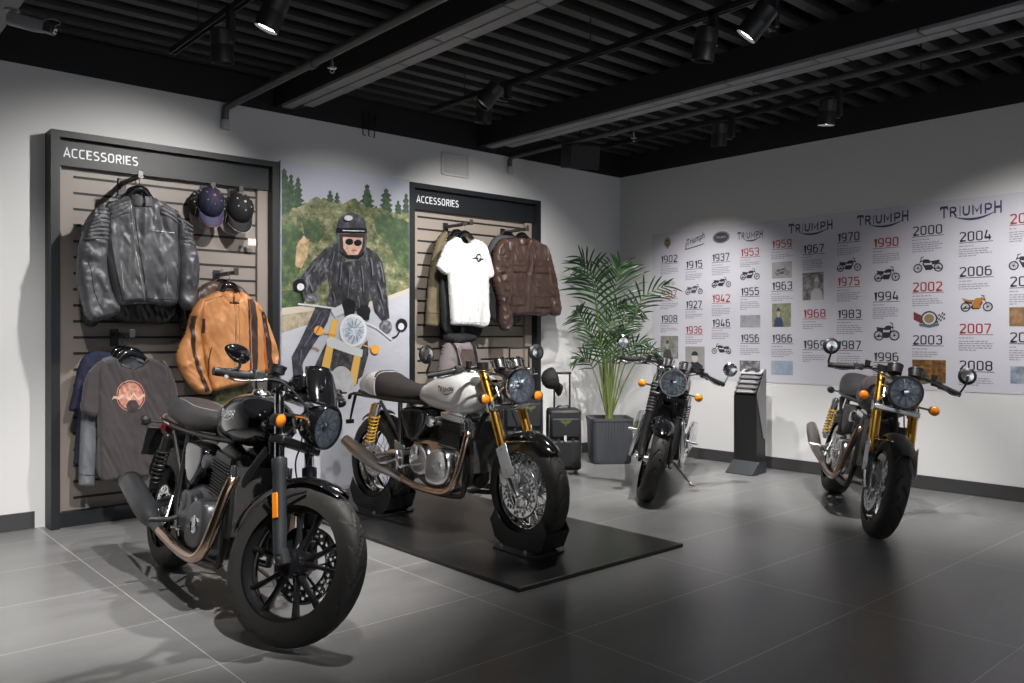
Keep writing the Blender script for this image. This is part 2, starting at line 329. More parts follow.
struct(MB().box(((5.3+XR)/2, YL-.006, .055), (XR-5.3, .012, .1)).build('baseboard_left', M['skirting'], smooth=False))
struct(MB().box((XR-.006, (Y0+YL)/2, .055), (.012, YL-Y0, .1)).build('baseboard_right', M['skirting'], smooth=False))
# corrugated steel deck with trapezoid ribs running along x
mb = MB(); y = Y0; prof = []
while y < YL+.1:
    prof += [(y, ZD+.12), (y+.075, ZD+.12), (y+.085, ZD), (y+.155, ZD), (y+.165, ZD+.12)]; y += .19
mb.rings([[(x, a, b) for a, b in prof]+[(x, YL+.1, ZD+.16), (x, Y0, ZD+.16)] for x in (X0, XR+.1)])
struct(mb.build('ceiling', M['deck'], smooth=False))
# two steel beams with clad undersides, running along y
def beam(px0, px1, n):
    a = G(*px0, 2.87); b = G(*px1, 2.87); x0, x1 = a.x, b.x
    w_ = x1-x0
    struct(MB().box((x0+w_/2, (Y0+YL)/2, 2.975), (w_*.96, YL-Y0, .19)).build('trim_%d' % n, M['black_paint'], smooth=False))
    mb = MB(); y = YL-.12; k = 0
    while y > Y0:
        ln = .62
        mb.box((x0+w_*.27, y-ln/2, 2.868), (w_*.46, ln-.012, .022)); mb.box((x0+w_*.77, y-ln/2-.15, 2.864), (w_*.46, ln-.012, .022)); y -= ln; k += 1
    struct(mb.build('trim_%d' % (n+1), M['beamgrey'], smooth=False, bevel=.003))
    return x0, x1
beam((392, 54), (432, 54), 3)
beam((684, 92), (684, 101.5), 5)
# grey bulkhead corner at the upper left of the view
struct(MB().box((.48, 3.2, 2.95), (.8, 5.1, .3)).build('trim_7', mat('bulkhead_grey', (.22, .22, .225), .7), smooth=False))
# sprinkler pipes
def pipe(px, yend, z, r, lab, drop=True):
    a = G(*px, z); x = a.x; root = empty('sprinkler_pipe', (x, YL, z), lab, 'pipe')
    pts = [(0, -.02, -.10), (0, -.02, -.03), (0, -.05, 0), (0, yend-YL, 0)]
    mb = MB().tube(pts, r, 12); 
    for yy in (-1.3, -3.1, -4.9): mb.lathe([(r*1.35, -.03), (r*1.35, .03)], (0, yy, 0), (0, 1, 0), 12)
    mb.build('pipe_run', mat('pipe_grey', (.10, .10, .10), .4, .3), root)
    MB().lathe([(.028, -.155), (.03, -.15), (.03, -.09), (.02, -.085)], (0, -.025, 0), (0, 0, 1), 16).build('pipe_socket', mat('white_plastic', (.5, .5, .5), .5), root)
    return x, root
_, PP1 = pipe((330, 54), Y0, 2.805, .026, 'grey sprinkler pipe crossing ceiling above the left accessories cabinet')
_, PP2 = pipe((684, 115), Y0, 2.835, .022, 'thin grey sprinkler pipe near the corner, running beyond the right beam')
def sprinkler(px, z, root):
    q0 = G(*px, z); p = Vector((root.location.x, q0.y, z))-root.location
    r = MB().lathe([(.006, .10), (.006, .02), (.012, .02), (.012, -.01), (.026, -.012), (.026, -.018), (.004, -.02)], p, (0, 0, 1), 16).build('sprinkler_head', M['alu'], root)
    MB().tube([(-.012, 0, -.01), (-.016, 0, -.03), (0, 0, -.045), (.016, 0, -.03), (.012, 0, -.01)], .003, 6, sm=4).build('yoke', M['alu'], r, Matrix.Translation(p))
sprinkler((319, 62), 2.735, PP1)
sprinkler((625.5, 134), 2.765, PP2)
# lighting tracks with cylindrical spotlights
M['fix'] = mat('spotlight_black', (.022, .022, .023), .45)
M['lamp'] = mat('lamp_glow', (1, 1, 1), .5, emit=(1, .98, .95), es=14)
ZT = 2.84
def track(px, y0, y1, lab):
    a = G(*px, ZT); r = empty('light_track', (a.x, y0, ZT), lab, 'light track')
    mb = MB().box((-.014, (y1-y0)/2, 0), (.006, abs(y1-y0), .034)).box((.014, (y1-y0)/2, 0), (.006, abs(y1-y0), .034)).box((0, (y1-y0)/2, .014), (.034, abs(y1-y0), .006))
    mb.build('rail', M['fix'], r, smooth=False)
    mb = MB()
    yy = y0-.4
    while yy > y1: mb.tube([(0, yy-y0, .015), (0, yy-y0, ZD-ZT)], .004, 6); yy -= 1.2
    mb.build('hanger_rod', M['fix'], r); return a.x
xa = track((172, 52), 4.92, 1.2, 'black lighting track above the left accessories cabinet')
xb = track((560, 66), 4.95, .6, 'long black lighting track between the two clad beams')
xc = track((684, 128), 5.0, .4, 'black lighting track beside the right wall')
def spotlight(px, z, aim, lab, lit=False, tx=None, rad=.056, ln=.16):
    p = G(*px, z); r = empty('spotlight', p, lab, 'spotlight', 'track spotlights'); ax = Vector(aim).normalized()
    MB().lathe([(rad*.8, -ln/2-.008), (rad, -ln/2), (rad, -.012), (rad*.985, -.01), (rad*.985, -.006), (rad, -.004), (rad, ln/2), (rad*.92, ln/2), (rad*.86, ln/2-.02), (.001, ln/2-.02)], (0, 0, 0), ax, 28).build('lamp_body', M['fix'], r)
    MB().lathe([(rad*.86, ln/2-.013), (.001, ln/2-.012)], (0, 0, 0), ax, 28).build('lamp_face', M['lamp'] if lit else M['gauge'], r)
    dx = (tx-p.x) if tx is not None else -.10
    dx = max(-.16, min(.16, dx)); s_ = -1 if dx < 0 else 1
    MB().box((dx, 0, (ZT-z)/2+.01), (.034, .045, ZT-z)).build('driver_arm', M['fix'], r, bevel=.003)
    MB().bar((dx, 0, 0), (s_*rad*.6, 0, 0), .022, .022).build('swivel', M['fix'], r, bevel=.002)
    return p
spotlight((272.5, 13), 2.66, (-.30, .27, -1), 'lit black track spotlight at top edge above the left cabinet', True, xa)
spotlight((222, 47), 2.64, (.1, .1, -1), 'unlit black track spotlight hanging upright behind the lit one, above left cabinet', False, xa)
spotlight((489, 96), 2.73, (-.6, .3, -.8), 'tilted black track spotlight left of the central beam, upper of the pair', False, xb)
spotlight((484, 111), 2.72, (0, .1, -1), 'upright black track spotlight left of the central beam, lower of the pair', False, xb)
spotlight((705, 45), 2.66, (0, .2, -1), 'upright dark spotlight on the middle track beside the lit tilted one', False, xb)
spotlight((757, 22), 2.66, (-.36, .75, -1), 'lit tilted black spotlight at the top edge on the middle track', True, xb)
spotlight((827, 113), 2.66, (.05, .12, -1), 'lit black spotlight nearest the right wall', True, xc)
spotlight((719, 135), 2.66, (.1, .1, -1), 'small dark unlit spotlight farthest along the track by the right wall', False, xc)
# wall loudspeaker, vent grille, projector camera
p = G(582, 157, 2.72); r = empty('loudspeaker', p, 'angled black wall loudspeaker high in the room corner', 'loudspeaker', rot=(D(12), 0, D(-28)))
MB().prism([(-.17, .07, -.10), (.17, .07, -.10), (.13, -.09, -.10), (-.13, -.09, -.10)], (0, 0, .2)).build('cabinet', M['satin_black'], r, bevel=.008, smooth=False)
MB().prism([(-.125, -.092, -.09), (.125, -.092, -.09), (.125, -.098, -.09), (-.125, -.098, -.09)], (0, 0, .18)).build('grille', mat('speaker_grille', (.03, .03, .03), .6, bump=(600, .6, .002, 'voronoi')), r, smooth=False)
MB().ball((.05, -.1, .0), .006, 8).build('badge', M['alu'], r); MB().tube([(0, .06, .08), (0, .1, .3)], .012, 8).build('bracket', M['satin_black'], r)
a = L(441.5, 151); b = L(467.5, 180); r = empty('vent_grille', (0, 0, 0), 'white square louvred vent grille on wall above the right cabinet', 'vent')
mb = MB(); x0, x1, z1, z0 = a.x, b.x, a.z-.01, b.z+.02
for c, d in (((x0+x1)/2, z1), ((x0+x1)/2, z0)): mb.box((c, YL-.008, d), (x1-x0, .016, .02))
for c in (x0, x1): mb.box((c, YL-.008, (z0+z1)/2), (.02, .016, z1-z0))
gm = mat('vent_white', (.58, .58, .59), .6); mb.build('vent_frame', gm, r, smooth=False, bevel=.003)
mb = MB(); z = z0+.015
while z < z1-.01: mb.box(((x0+x1)/2, YL-.006, z), (x1-x0-.02, .003, .013), Matrix.Rotation(D(35), 3, 'X')); z += .016
mb.build('louvre', gm, r, smooth=False)
p = G(31, 24, 2.62); r = empty('security_camera', p, 'grey bullet camera with cable at the upper left corner', 'camera', rot=(0, 0, D(-35))); r.scale = (.62, .62, .62)
cg = mat('camera_grey', (.23, .23, .24), .5)
MB().tube([(-.15, 0, .035), (.02, 0, -.005), (.1, 0, -.02)], [.05, .052, .045], 16).build('camera_body', cg, r)
MB().box((.13, 0, -.03), (.06, .085, .07), Matrix.Rotation(D(14), 3, 'Y')).build('camera_hood', M['grey_black'], r, bevel=.006)
MB().lathe([(.025, 0), (.03, .02), (.018, .022), (.001, .012)], (.155, 0, -.036), (1, 0, -.25), 16).build('lens', M['alu'], r)
MB().lathe([(.05, 0), (.05, .012), (.03, .02)], (-.13, 0, .09), (0, 0, 1), 20).tube([(-.13, 0, .09), (-.1, 0, .04)], .015, 8).build('mount', cg, r)
MB().tube([(.05, .02, .03), (.14, .03, .055), (.2, .02, .02), (.16, .0, -.01)], .003, 6, sm=6).build('cable', mat('cable_white', (.4, .4, .4), .5), r)
p1 = L(363, 125, YL-.02)
MB().tube([(p1.x, p1.y, 2.98), (p1.x, p1.y, 2.80), (p1.x+.012, p1.y-.01, 2.785)], .005, 6).build('ceiling_cable', M['satin_black'])
tag(bpy.data.objects['ceiling_cable'], 'short thin black cable hanging above the road-rider poster, left one', 'cable')
p1 = L(371, 130, YL-.02)
o = MB().tube([(p1.x-.02, p1.y, 2.98), (p1.x-.02, p1.y, 2.79), (p1.x+.03, p1.y, 2.785), (p1.x+.05, p1.y, 2.98)], .005, 6).build('ceiling_cable', M['satin_black'])
tag(o, 'looped thin black cable hanging above the road-rider poster, right one', 'cable')
# ---------------------------------------------------------------- accessories cabinets
def cabinet(pl, pr, lab, slat, hz, wx0, xx0=None, xx1=None):
    YF = YL-.15
    x0 = L(pl, 0, YF).x if xx0 is None else xx0; x1 = L(pr, 0, YF).x if xx1 is None else xx1; zt = 2.445; zb = 0.0; fw = .05
    r = empty('display_cabinet', ((x0+x1)/2, YL-.075, 0), lab, 'display cabinet'); ox, oy = (x0+x1)/2, YL-.075
    mb = MB()
    for x in (x0+fw/2, x1-fw/2): mb.box((x-ox, 0, zt/2), (fw, .15, zt))
    mb.box((0, 0, zt-.02), (x1-x0-2*fw, .15, .04)); mb.box((0, .02, .045), (x1-x0-2*fw, .11, .09))
    mb.build('cabinet_frame', M['frame_dark'], r, smooth=False, bevel=.002)
    MB().box((0, -.01, zt-.04-hz/2), (x1-x0-2*fw-.002, .02, hz)).build('header_panel', M['frame_dark'], r, smooth=False)
    MB().box((0, .05, (zt-.04+.09)/2), (x1-x0-2*fw, .03, zt-.13)).build('back_panel', slat, r, smooth=False)
    MB().box((-(x1-x0)/2+fw+.012, .02, (zt-hz-.04+.09)/2), (.024, .04, zt-hz-.13)).build('side_trim', slat, r, smooth=False)
    MB().box(((x1-x0)/2-fw-.04, .02, (zt-hz-.04+.09)/2), (.08, .04, zt-hz-.13)).build('side_trim', slat, r, smooth=False)
    z = zt-.04-hz-.055; k = 0
    while z > .12:
        MB().box((.012, .0335, z), (x1-x0-2*fw-.175, .003, .0155)).build('slat_groove', M['groove'], r, smooth=False); z -= .101; k += 1
    V, Fc, asp = header_text('ACCESSORIES'); h_ = .058 if hz > .15 else .056; wd = h_*asp*.9
    MB().add([(wx0-ox+u*wd, -.0215-i*1e-5, zt-.04-hz*.5-h_/2+v*h_) for i, (u, v) in enumerate(V)], Fc).build('header_lettering', M['white_print'], r, smooth=False, fixn=False)
    return r, x0, x1
YC = YL-.15
cabinet(51, 279, 'tall dark accessories cabinet on the left, behind the front black motorcycle', M['slatL'], .165, L(64, 0, YC+.05).x)
cabinet(410, 541, 'tall dark accessories cabinet on the right, between rider poster and palm', M['slat'], .165, L(418.5, 0, YC+.03).x)
# ---------------------------------------------------------------- motorcycles (local frame: x forward from the rear axle, y to the rider's left, z up)
def ident(): return Matrix.Identity(4)
def wheel(parent, name, cx, R, rr, w_, style, xf, rimmat, tread, discs, rear=False):
    prof = []; K = 26
    for i in range(K+1):
        t = -1+2*i/K; a = t*PI/2; y = w_/2*math.copysign(abs(math.sin(a))**.80, a); q = rr-.006+(R-rr+.006)*max(math.cos(a), 0)**(.52 if not rear else .5)
        prof.append((y, q, t))
    N = 320; rs = []
    for k in range(N):
        th = 2*PI*k/N; ring = []
        for y, q, t in prof:
            a = abs(t); dep = 0
            if a < .80:
                u = th/(2*PI)*tread[0]
                if tread[1] == 'v':
                    u2 = u+a*1.3+(0.5 if t > 0 else 0)
                    if (u2 % 1) < .16 and .06 < a < .72: dep = .006
                else:
                    if ((u+a*2.0+(0 if t > 0 else .5)) % 1) < .15 and .05 < a < .42: dep = .006
                    if ((u+.45-a*1.6+(0 if t > 0 else .5)) % 1) < .15 and .38 < a < .78: dep = .006
            q2 = q-dep; ring.append((cx+q2*math.cos(th), y, R+q2*math.sin(th)))
        rs.append(ring)
    rim = MB(); hw = w_*.36
    rim.lathe([(rr-.010, -hw+.012), (rr-.006, -hw), (rr+.006, -hw), (rr+.004, -hw+.006), (rr-.012, -hw+.022), (rr-.020, -.012), (rr-.020, .012), (rr-.012, hw-.022), (rr+.004, hw-.006), (rr+.006, hw), (rr-.006, hw), (rr-.010, hw-.012), (rr-.022, hw-.028), (rr-.028, 0), (rr-.022, -hw+.028)], (cx, 0, R), (0, 1, 0), 72, cap=False)
    n15 = 15*72; b0 = 0
    rim.f += [(j, (j+1) % 72, 14*72+(j+1) % 72, 14*72+j) for j in range(72)]
    ro = rim.build(name, rimmat, parent, xf, ang=60)
    tb = MB(); n = len(prof); b = []
    for ring in rs: b += ring
    tb.v = b
    for k in range(N):
        for j in range(n-1): tb.f.append((k*n+j, k*n+j+1, ((k+1) % N)*n+j+1, ((k+1) % N)*n+j))
    tb.build('tyre', M['rubber'], ro, xf, ang=28, fixn=True)
    hub = MB().lathe([(.012, -.075), (.022, -.074), (.024, -.05), (.042, -.042), (.044, -.034), (.026, -.028), (.024, .028), (.044, .034), (.042, .042), (.024, .05), (.022, .074), (.012, .075)], (cx, 0, R), (0, 1, 0), 32)
    if style == 'cast': hub.lathe([(.03, -.062), (.055, -.055), (.06, -.02), (.06, .02), (.055, .05), (.03, .06)], (cx, 0, R), (0, 1, 0), 36)
    hub.build('hub', rimmat if style == 'cast' else M['alu'], ro, xf)
    if style == 'wire':
        for k in range(32):
            a = 2*PI*(k//2)/16+(.10 if k % 2 else 0); sg = 1 if k % 4 < 2 else -1; tw = .75*(1 if k % 2 else -1)
            p0 = (cx+.042*math.cos(a+tw), sg*.037, R+.042*math.sin(a+tw)); p1 = (cx+(rr-.02)*math.cos(a), sg*.006, R+(rr-.02)*math.sin(a))
            MB().tube([p0, p1], .0019, 5).build('spoke', M['chrome'], ro, xf)
    else:
        for k in range(10):
            a = 2*PI*(k//2)/5+PI/2+(.26 if k % 2 else -.26); a0 = 2*PI*(k//2)/5+PI/2+(.10 if k % 2 else -.10)
            p0 = Vector((cx+.05*math.cos(a0), 0, R+.05*math.sin(a0))); p1 = Vector((cx+(rr-.02)*math.cos(a), 0, R+(rr-.02)*math.sin(a)))
            t = (p1-p0).normalized(); s_ = Vector((-t.z, 0, t.x)); rg = []
            for q, wd, th in ((p0, .013, .024), ((p0+p1)/2, .0075, .016), (p1, .011, .022)):
                rg.append([q+s_*wd*ca+Vector((0, th*sa, 0)) for ca, sa in ((-1, -.6), (-.45, -1), (.45, -1), (1, -.6), (1, .6), (.45, 1), (-.45, 1), (-1, .6))])
            MB().rings(rg).build('spoke', rimmat, ro, xf, ang=35)
    for y in discs:
        mb = MB(); K = 120; r0, r1 = (.095, .155) if not rear else (.06, .11); m_ = 7
        for k in range(K):
            for j in range(m_):
                mb.v.append((cx+(r0+(r1-r0)*j/(m_-1))*math.cos(2*PI*k/K), y, R+(r0+(r1-r0)*j/(m_-1))*math.sin(2*PI*k/K)))
        for k in range(K):
            for j in range(m_-1):
                if (k % 10 in (1, 2) and j == 1) or (k % 10 in (4, 5) and j == 3) or (k % 10 in (7, 8) and j == 2) or (k % 20 in (8,) and j == 4): continue
                k2 = (k+1) % K; mb.f.append((k*m_+j, k*m_+j+1, k2*m_+j+1, k2*m_+j))
        dsk = mb.build('brake_disc', M['alu'], ro, xf, solid=.005)
        mb = MB()
        for k in range(6): a = 2*PI*k/6; mb.bar((cx+.04*math.cos(a), y*.9, R+.04*math.sin(a)), (cx+(r0+.008)*math.cos(a+.3), y, R+(r0+.008)*math.sin(a+.3)), .006, .014, (0, 1, 0))
        mb.lathe([(.03, -.004), (.045, -.004), (.045, .004), (.03, .004)], (cx, y*.9, R), (0, 1, 0), 24).build('disc_carrier', M['satin_black'] if style == 'cast' else M['alu'], dsk, xf)
    return ro
def bodyloft(secs, n=26, cap=True, sm=5):          # secs: (x, half width, z top, z bottom, squareness)
    A = catmull([(s[0], s[1], s[2]) for s in secs], sm); B = catmull([(s[3], s[4], 0) for s in secs], sm); rs = []
    for a, b in zip(A, B):
        e = 2/max(b.y, 1.2); cz = (a.z+b.x)/2; hz = (a.z-b.x)/2
        rs.append([(a.x, a.y*math.copysign(abs(math.cos(2*PI*k/n))**e, math.cos(2*PI*k/n)), cz+hz*math.copysign(abs(math.sin(2*PI*k/n))**e, math.sin(2*PI*k/n))) for k in range(n)])
    return MB().rings(rs, cap)
def decal_side(V, Fc, target, x0, z0, w_, h_, side, name, m, parent, off=.0015, seg=.02, slant=0.0):
    # flat artwork laid on the flank of a part: u -> forward, v -> up; side -1 = rider's right flank
    V, Fc = subdiv(V, Fc, seg/max(w_, .001)); me = target.data
    dg = bpy.context.evaluated_depsgraph_get(); dg.update()
    bv = BVHTree.FromPolygons([v.co for v in me.vertices], [tuple(p.vertices) for p in me.polygons]); out = []
    for u, v in V:
        x = x0+(u*w_ if side < 0 else (1-u)*w_)+slant*v; z = z0+v*h_
        h, nn, _, _ = bv.ray_cast(Vector((x, side*.6, z)), Vector((0, -side, 0)))
        if h is None: h, nn, _, _ = bv.find_nearest(Vector((x, side*.14, z)))
        out.append(h+Vector((0, side*(off+len(out)*1e-6), 0)))
    return MB().add(out, Fc).build(name, m, parent, smooth=False, fixn=False)
def motorcycle(S):
    thr = S['kind'] == 'thruxton'
    WB, TR, RK = (1.415, .092, D(22.8)) if thr else (1.439, .102, D(25.1))
    Rf, Rr = (.30, .312) if thr else (.318, .318); rrf, rrr = (.218, .218) if thr else (.232, .218)
    root = empty('motorcycle', S['loc'], S['label'], 'motorcycle', S.get('group'))
    root.matrix_world = Matrix.Translation(S['loc'])@Matrix.Rotation(S['yaw'], 4, 'Z')@Matrix.Rotation(-S['lean'], 4, 'X')@Matrix.Scale(S.get('sc', 1.0), 4)
    o_ = Vector((WB+TR, 0, 0)); ax = Vector((-math.sin(RK), 0, math.cos(RK)))
    st = Matrix.Translation(o_)@Matrix.Rotation(S['steer'], 4, ax)@Matrix.Translation(-o_)
    I = None; K = S
    metal = K['case']; B = lambda mb, n, m, p=root, xf=None, **k: mb.build(n, m, p, xf, **k)
    # wheels
    wst = 'wire' if thr else 'cast'; rimm = M['chrome'] if thr else M['rim_black']
    wheel(root, 'front_wheel', WB, Rf, rrf, .12 if thr else .108, wst, st, rimm, K['tread'], (-.07, .07) if thr and K['usd'] else (.068,))
    wheel(root, 'rear_wheel', 0, Rr, rrr, .158 if thr else .15, wst, None, rimm, K['tread'], (-.075,), True)
    # fork legs
    base, sl = (1.412, .42) if thr else (1.447, .405); fx = lambda z: base-(z-.30)*sl
    FY = .105
    for s in (-1, 1):
        if K['usd']:
            leg = B(MB().tube([(fx(.985), s*FY, .985), (fx(.46), s*FY, .46)], .0275, 20), 'fork_leg', M['gold'], xf=st)
            B(MB().tube([(fx(.47), s*FY, .47), (fx(.40), s*FY, .40), (fx(.36), s*FY, .36)], [.0215, .0215, .026], 18).tube([(fx(.37)+.002, s*FY*.98, .37), (fx(.31)+.012, s*FY*.95, .30), (fx(.27)+.014, s*FY*.95, .275)], [.028, .03, .02], 16), 'fork_slider', M['alu'], leg, st)
            B(MB().tube([(fx(.475), s*FY, .475), (fx(.445), s*FY, .445)], .0295, 20), 'dust_seal', M['satin_black'], leg, st)
            B(MB().bar((fx(.57)+.035, s*(FY+.030), .545), (fx(.37)+.030, s*(FY+.034), .385), .095, .004, (0, 1, 0)), 'fork_guard', M['silver_paint'], leg, st, bevel=.002)
            for zz in (.53, .42): B(MB().lathe([(.007, 0), (.007, .006), (.003, .007)], (fx(zz)+.032, s*(FY+.036), zz), (0, s, 0), 12), 'bolt', M['steel'], leg, st)
        else:
            up = M['chrome']
            leg = B(MB().tube([(fx(.70)+.0, s*FY, .70), (fx(.66), s*FY, .66), (fx(.655), s*FY, .655), (fx(.42), s*FY, .42), (fx(.34), s*FY, .34)], [.0315, .0315, .028, .028, .025], 20).tube([(fx(.36)+.004, s*FY*.96, .36), (fx(.30)+.010, s*FY*.9, .31)], [.027, .024], 16), 'fork_leg', M['grey_black'] if not thr else M['satin_black'], xf=st)
            B(MB().tube([(fx(.985), s*FY, .985), (fx(.66), s*FY, .66)], .0205, 18), 'fork_tube', up, leg, st)
            if K.get('gaiter'):
                pts = []; rr_ = []; zz = .83; k = 0
                while zz > .60: pts.append((fx(zz), s*FY, zz)); rr_.append(.036 if k % 2 else .028); zz -= .011; k += 1
                B(MB().tube(pts, rr_, 20), 'fork_gaiter', M['matt_black'], leg, st, ang=20)
            else:
                B(MB().bar((fx(.56)-.002, s*(FY+.031), .565), (fx(.47)+.002, s*(FY+.031), .47), .026, .008, (0, 1, 0)), 'side_reflector', M['orange'], leg, st, bevel=.003)
        B(MB().lathe([(.017, 0), (.017, .012), (.010, .014), (.010, .008), (.001, .008)], (WB, s*.118, Rf), (0, s, 0), 20), 'axle_nut', M['steel'], xf=st)
    zc = .93 if thr else .955
    B(MB().prism([(fx(zc)+.028, -.115, zc), (fx(zc)+.045, 0, zc-.006), (fx(zc)+.028, .115, zc), (fx(zc)-.028, .13, zc), (fx(zc)-.085, .0, zc), (fx(zc)-.028, -.13, zc)], (0, 0, .022)).lathe([(.018, 0), (.018, .035), (.001, .036)], (fx(zc)-.045, 0, zc+.01), (0, 0, 1), 20), 'top_yoke', M['alu'], xf=st, bevel=.005)
    zl = .735 if thr else .76
    B(MB().prism([(fx(zl)+.036, -.135, zl), (fx(zl)+.05, 0, zl), (fx(zl)+.036, .135, zl), (fx(zl)-.036, .135, zl), (fx(zl)-.085, 0, zl), (fx(zl)-.036, -.135, zl)], (0, 0, .035)), 'bottom_yoke', M['alu'] if thr and K['usd'] else M['satin_black'], xf=st, bevel=.008)
    for s in (-1, 1):
        if K['usd']: B(MB().tube([(fx(.74), s*FY, .725), (fx(.78), s*FY, .78)], .034, 20), 'yoke_clamp', M['alu'], xf=st)
    # front fender
    def fender(cx, cz, R, a0, a1, hw, m, name, xf, drop=.03):
        rs = []; n = 18
        for i in range(n+1):
            a = a0+(a1-a0)*i/n; end = min(i, n-i)/n; ww = hw*(1-.35*max(0, 1-end*7)**2); r = []
            for k in range(11):
                t = -1+2*k/10; q = R-drop*abs(t)**2.6; r.append((cx+q*math.cos(a), ww*t, cz+q*math.sin(a)))
            for k in range(10, -1, -1):
                t = -1+2*k/10; q = R-.003-drop*abs(t)**2.6; r.append((cx+q*math.cos(a), ww*t*.97, cz+q*math.sin(a)))
            rs.append(r)
        return B(MB().rings(rs), name, m, xf=xf)
    if thr: ff = fender(WB, Rf, Rf+.028, D(45), D(130), .068, K['fender'], 'front_fender', st)
    else: ff = fender(WB, Rf, Rf+.03, D(66), D(170), .062, K['fender'], 'front_fender', st)
    for s in (-1, 1):
        if K['usd']: B(MB().tube([(fx(.56), s*.095, .56), (WB+.02, s*.07, .575), (WB+.14, s*.062, .585)], [.010, .008, .004], 8, flat=.5), 'fender_stay', M['alu'], ff, st)
        else: B(MB().tube([(WB-.005, s*.066, .60), (fx(.50), s*.085, .56), (fx(.50)-.03, s*.08, .50), (WB-.20, s*.06, .52)], .006, 8, sm=4), 'fender_stay', M['satin_black'] if not thr else M['chrome'], ff, st)
    # brake calipers and hoses
    for s in ((-1, 1) if thr and K['usd'] else (1,)):
        cal = MB().puff([(fx(.42)-.075, .33), (fx(.42)-.03, .30), (fx(.42)+.0, .34), (fx(.42)-.01, .43), (fx(.42)-.055, .45), (fx(.42)-.09, .40)], s*.055, s*.105, .2)
        B(cal, 'brake_caliper', M['alu'] if thr else M['satin_black'], xf=st)
        B(MB().tube([(fx(.4)-.07, s*.08, .44), (fx(.5)-.06, s*.09, .55), (fx(.7)-.05, s*.07, .70), (fx(.8)+.0, s*.05, .80), (fx(.9)-.03, s*.09, .93)], .0042, 6, sm=6), 'brake_hose', M['matt_black'], xf=st)
    # headlamp
    hx, hz, hr = K['lamp']; dv = Vector((1, 0, -.03)).normalized(); hc = Vector((hx, 0, hz))
    hl = B(MB().lathe([(.012, -.135), (.04, -.128), (hr*.78, -.085), (hr*.97, -.03), (hr, -.006), (hr, 0)], hc, dv, 40, cap=False), 'headlamp', K['bucket'], xf=st)
    B(MB().lathe([(hr*.985, -.012), (hr*1.03, -.008), (hr*1.03, .004), (hr*.99, .012), (hr*.92, .012), (hr*.92, .004)], hc, dv, 48, cap=False), 'lamp_ring', K['ring'], hl, st)
    prof = [(hr*.92*math.sin(a), -.030*math.cos(a)+.004) for a in [i*PI/2/8 for i in range(8, -1, -1)]]
    B(MB().lathe(prof, hc, dv, 40, cap=False), 'reflector', M['reflector'], hl, st)
    mb = MB()
    for k in range(10):
        a = 2*PI*k/10; b2 = hc+dv*-.01; mb.bar(b2+Vector((0, math.cos(a), math.sin(a)))*hr*.22, b2+Vector((0, math.cos(a), math.sin(a)))*hr*.85, .004, .006, dv)
    mb.lathe([(hr*.25, -.02), (hr*.25, -.004), (hr*.16, .0), (.001, .001)], hc, dv, 24)
    B(mb, 'lamp_shield', M['chrome'], hl, st)
    B(MB().lathe([(hr*.93, .006), (hr*.8, .013), (hr*.5, .019), (.001, .022)], hc, dv, 40, cap=False), 'lens', M['glass'], hl, st)
    for s in (-1, 1):                              # open triangular brackets
        yb = s*.088
        mb = MB().tube([(fx(.90)+.02, s*.10, .885), (hx-.05, yb, hz+.012), (hx-.03, yb, hz)], .0085, 8).tube([(fx(.80)+.02, s*.10, .795), (hx-.06, yb, hz-.015), (hx-.03, yb, hz)], .0085, 8).tube([(fx(.86)+.06, s*.095, .875), (fx(.8)+.07, s*.095, .815)], .006, 8)
        B(mb, 'lamp_bracket', M['alu'], hl, st)
    B(MB().ball((hx-.05, 0, hz-hr-.012), .016, 12), 'lamp_fixing', M['chrome'] if thr else M['satin_black'], hl, st)
    # gauges
    gx, gz = K['gauge']; ga = Vector((-.42, 0, .91)).normalized()
    for y in ((-.060, .060) if thr else (-.012,)):
        gr = .043 if thr else .058; gd = .055
        g = B(MB().lathe([(gr*.55, -gd), (gr*.93, -gd+.006), (gr, -.008), (gr, 0)], (gx, y, gz), ga, 32), 'gauge', K['gaugecup'], xf=st)
        B(MB().lathe([(gr, -.004), (gr*1.06, -.002), (gr*1.06, .007), (gr*.93, .009), (gr*.92, .003)], (gx, y, gz), ga, 36, cap=False), 'gauge_ring', M['chrome'] if K['gaugecup'] is M['alu'] or not thr else M['satin_black'], g, st)
        B(MB().lathe([(gr*.95, .003), (.001, .0035)], (gx, y, gz), ga, 32), 'gauge_face', M['gauge'], g, st)
        a_ = Vector((gx, y, gz))+ga*.005
        B(MB().bar(a_, a_+Vector((.018, .012, .008)), .002, .001, ga), 'gauge_needle', M['white_print'], g, st)
    B(MB().box((gx+.02, 0, gz-.065), (.09, .12 if thr else .06, .03)), 'gauge_bracket', M['satin_black'], xf=st, bevel=.006)
    # flyscreen
    if K.get('screen'):
        rs = []
        for i in range(9):
            u = i/8; z = hz+.078+u*.172; x = hx+.012-u*.070-.02*u*u; hwid = .088*(1-.45*max(0, u-.35)**1.4)*(1 if u < .9 else .93); r = []
            for k in range(13): t = -1+2*k/12; r.append((x-.075*t*t, hwid*math.sin(t*PI/2*.98), z-.02*t*t*u))
            rs.append(r)
        mb = MB(); n = 13
        for r in rs: mb.v += r
        for i in range(8):
            for k in range(12): mb.f.append((i*n+k, i*n+k+1, (i+1)*n+k+1, (i+1)*n+k))
        B(mb, 'fly_screen', M['gloss_black'], xf=st, solid=.004)
        for s in (-1, 1):
            for z in (.09, .15): B(MB().ball((hx-.025, s*.078, hz+z), .008, 10), 'screen_bolt', M['chrome'], xf=st)
    # handlebars, grips, levers, mirrors
    bx, by, bz = K['bar']
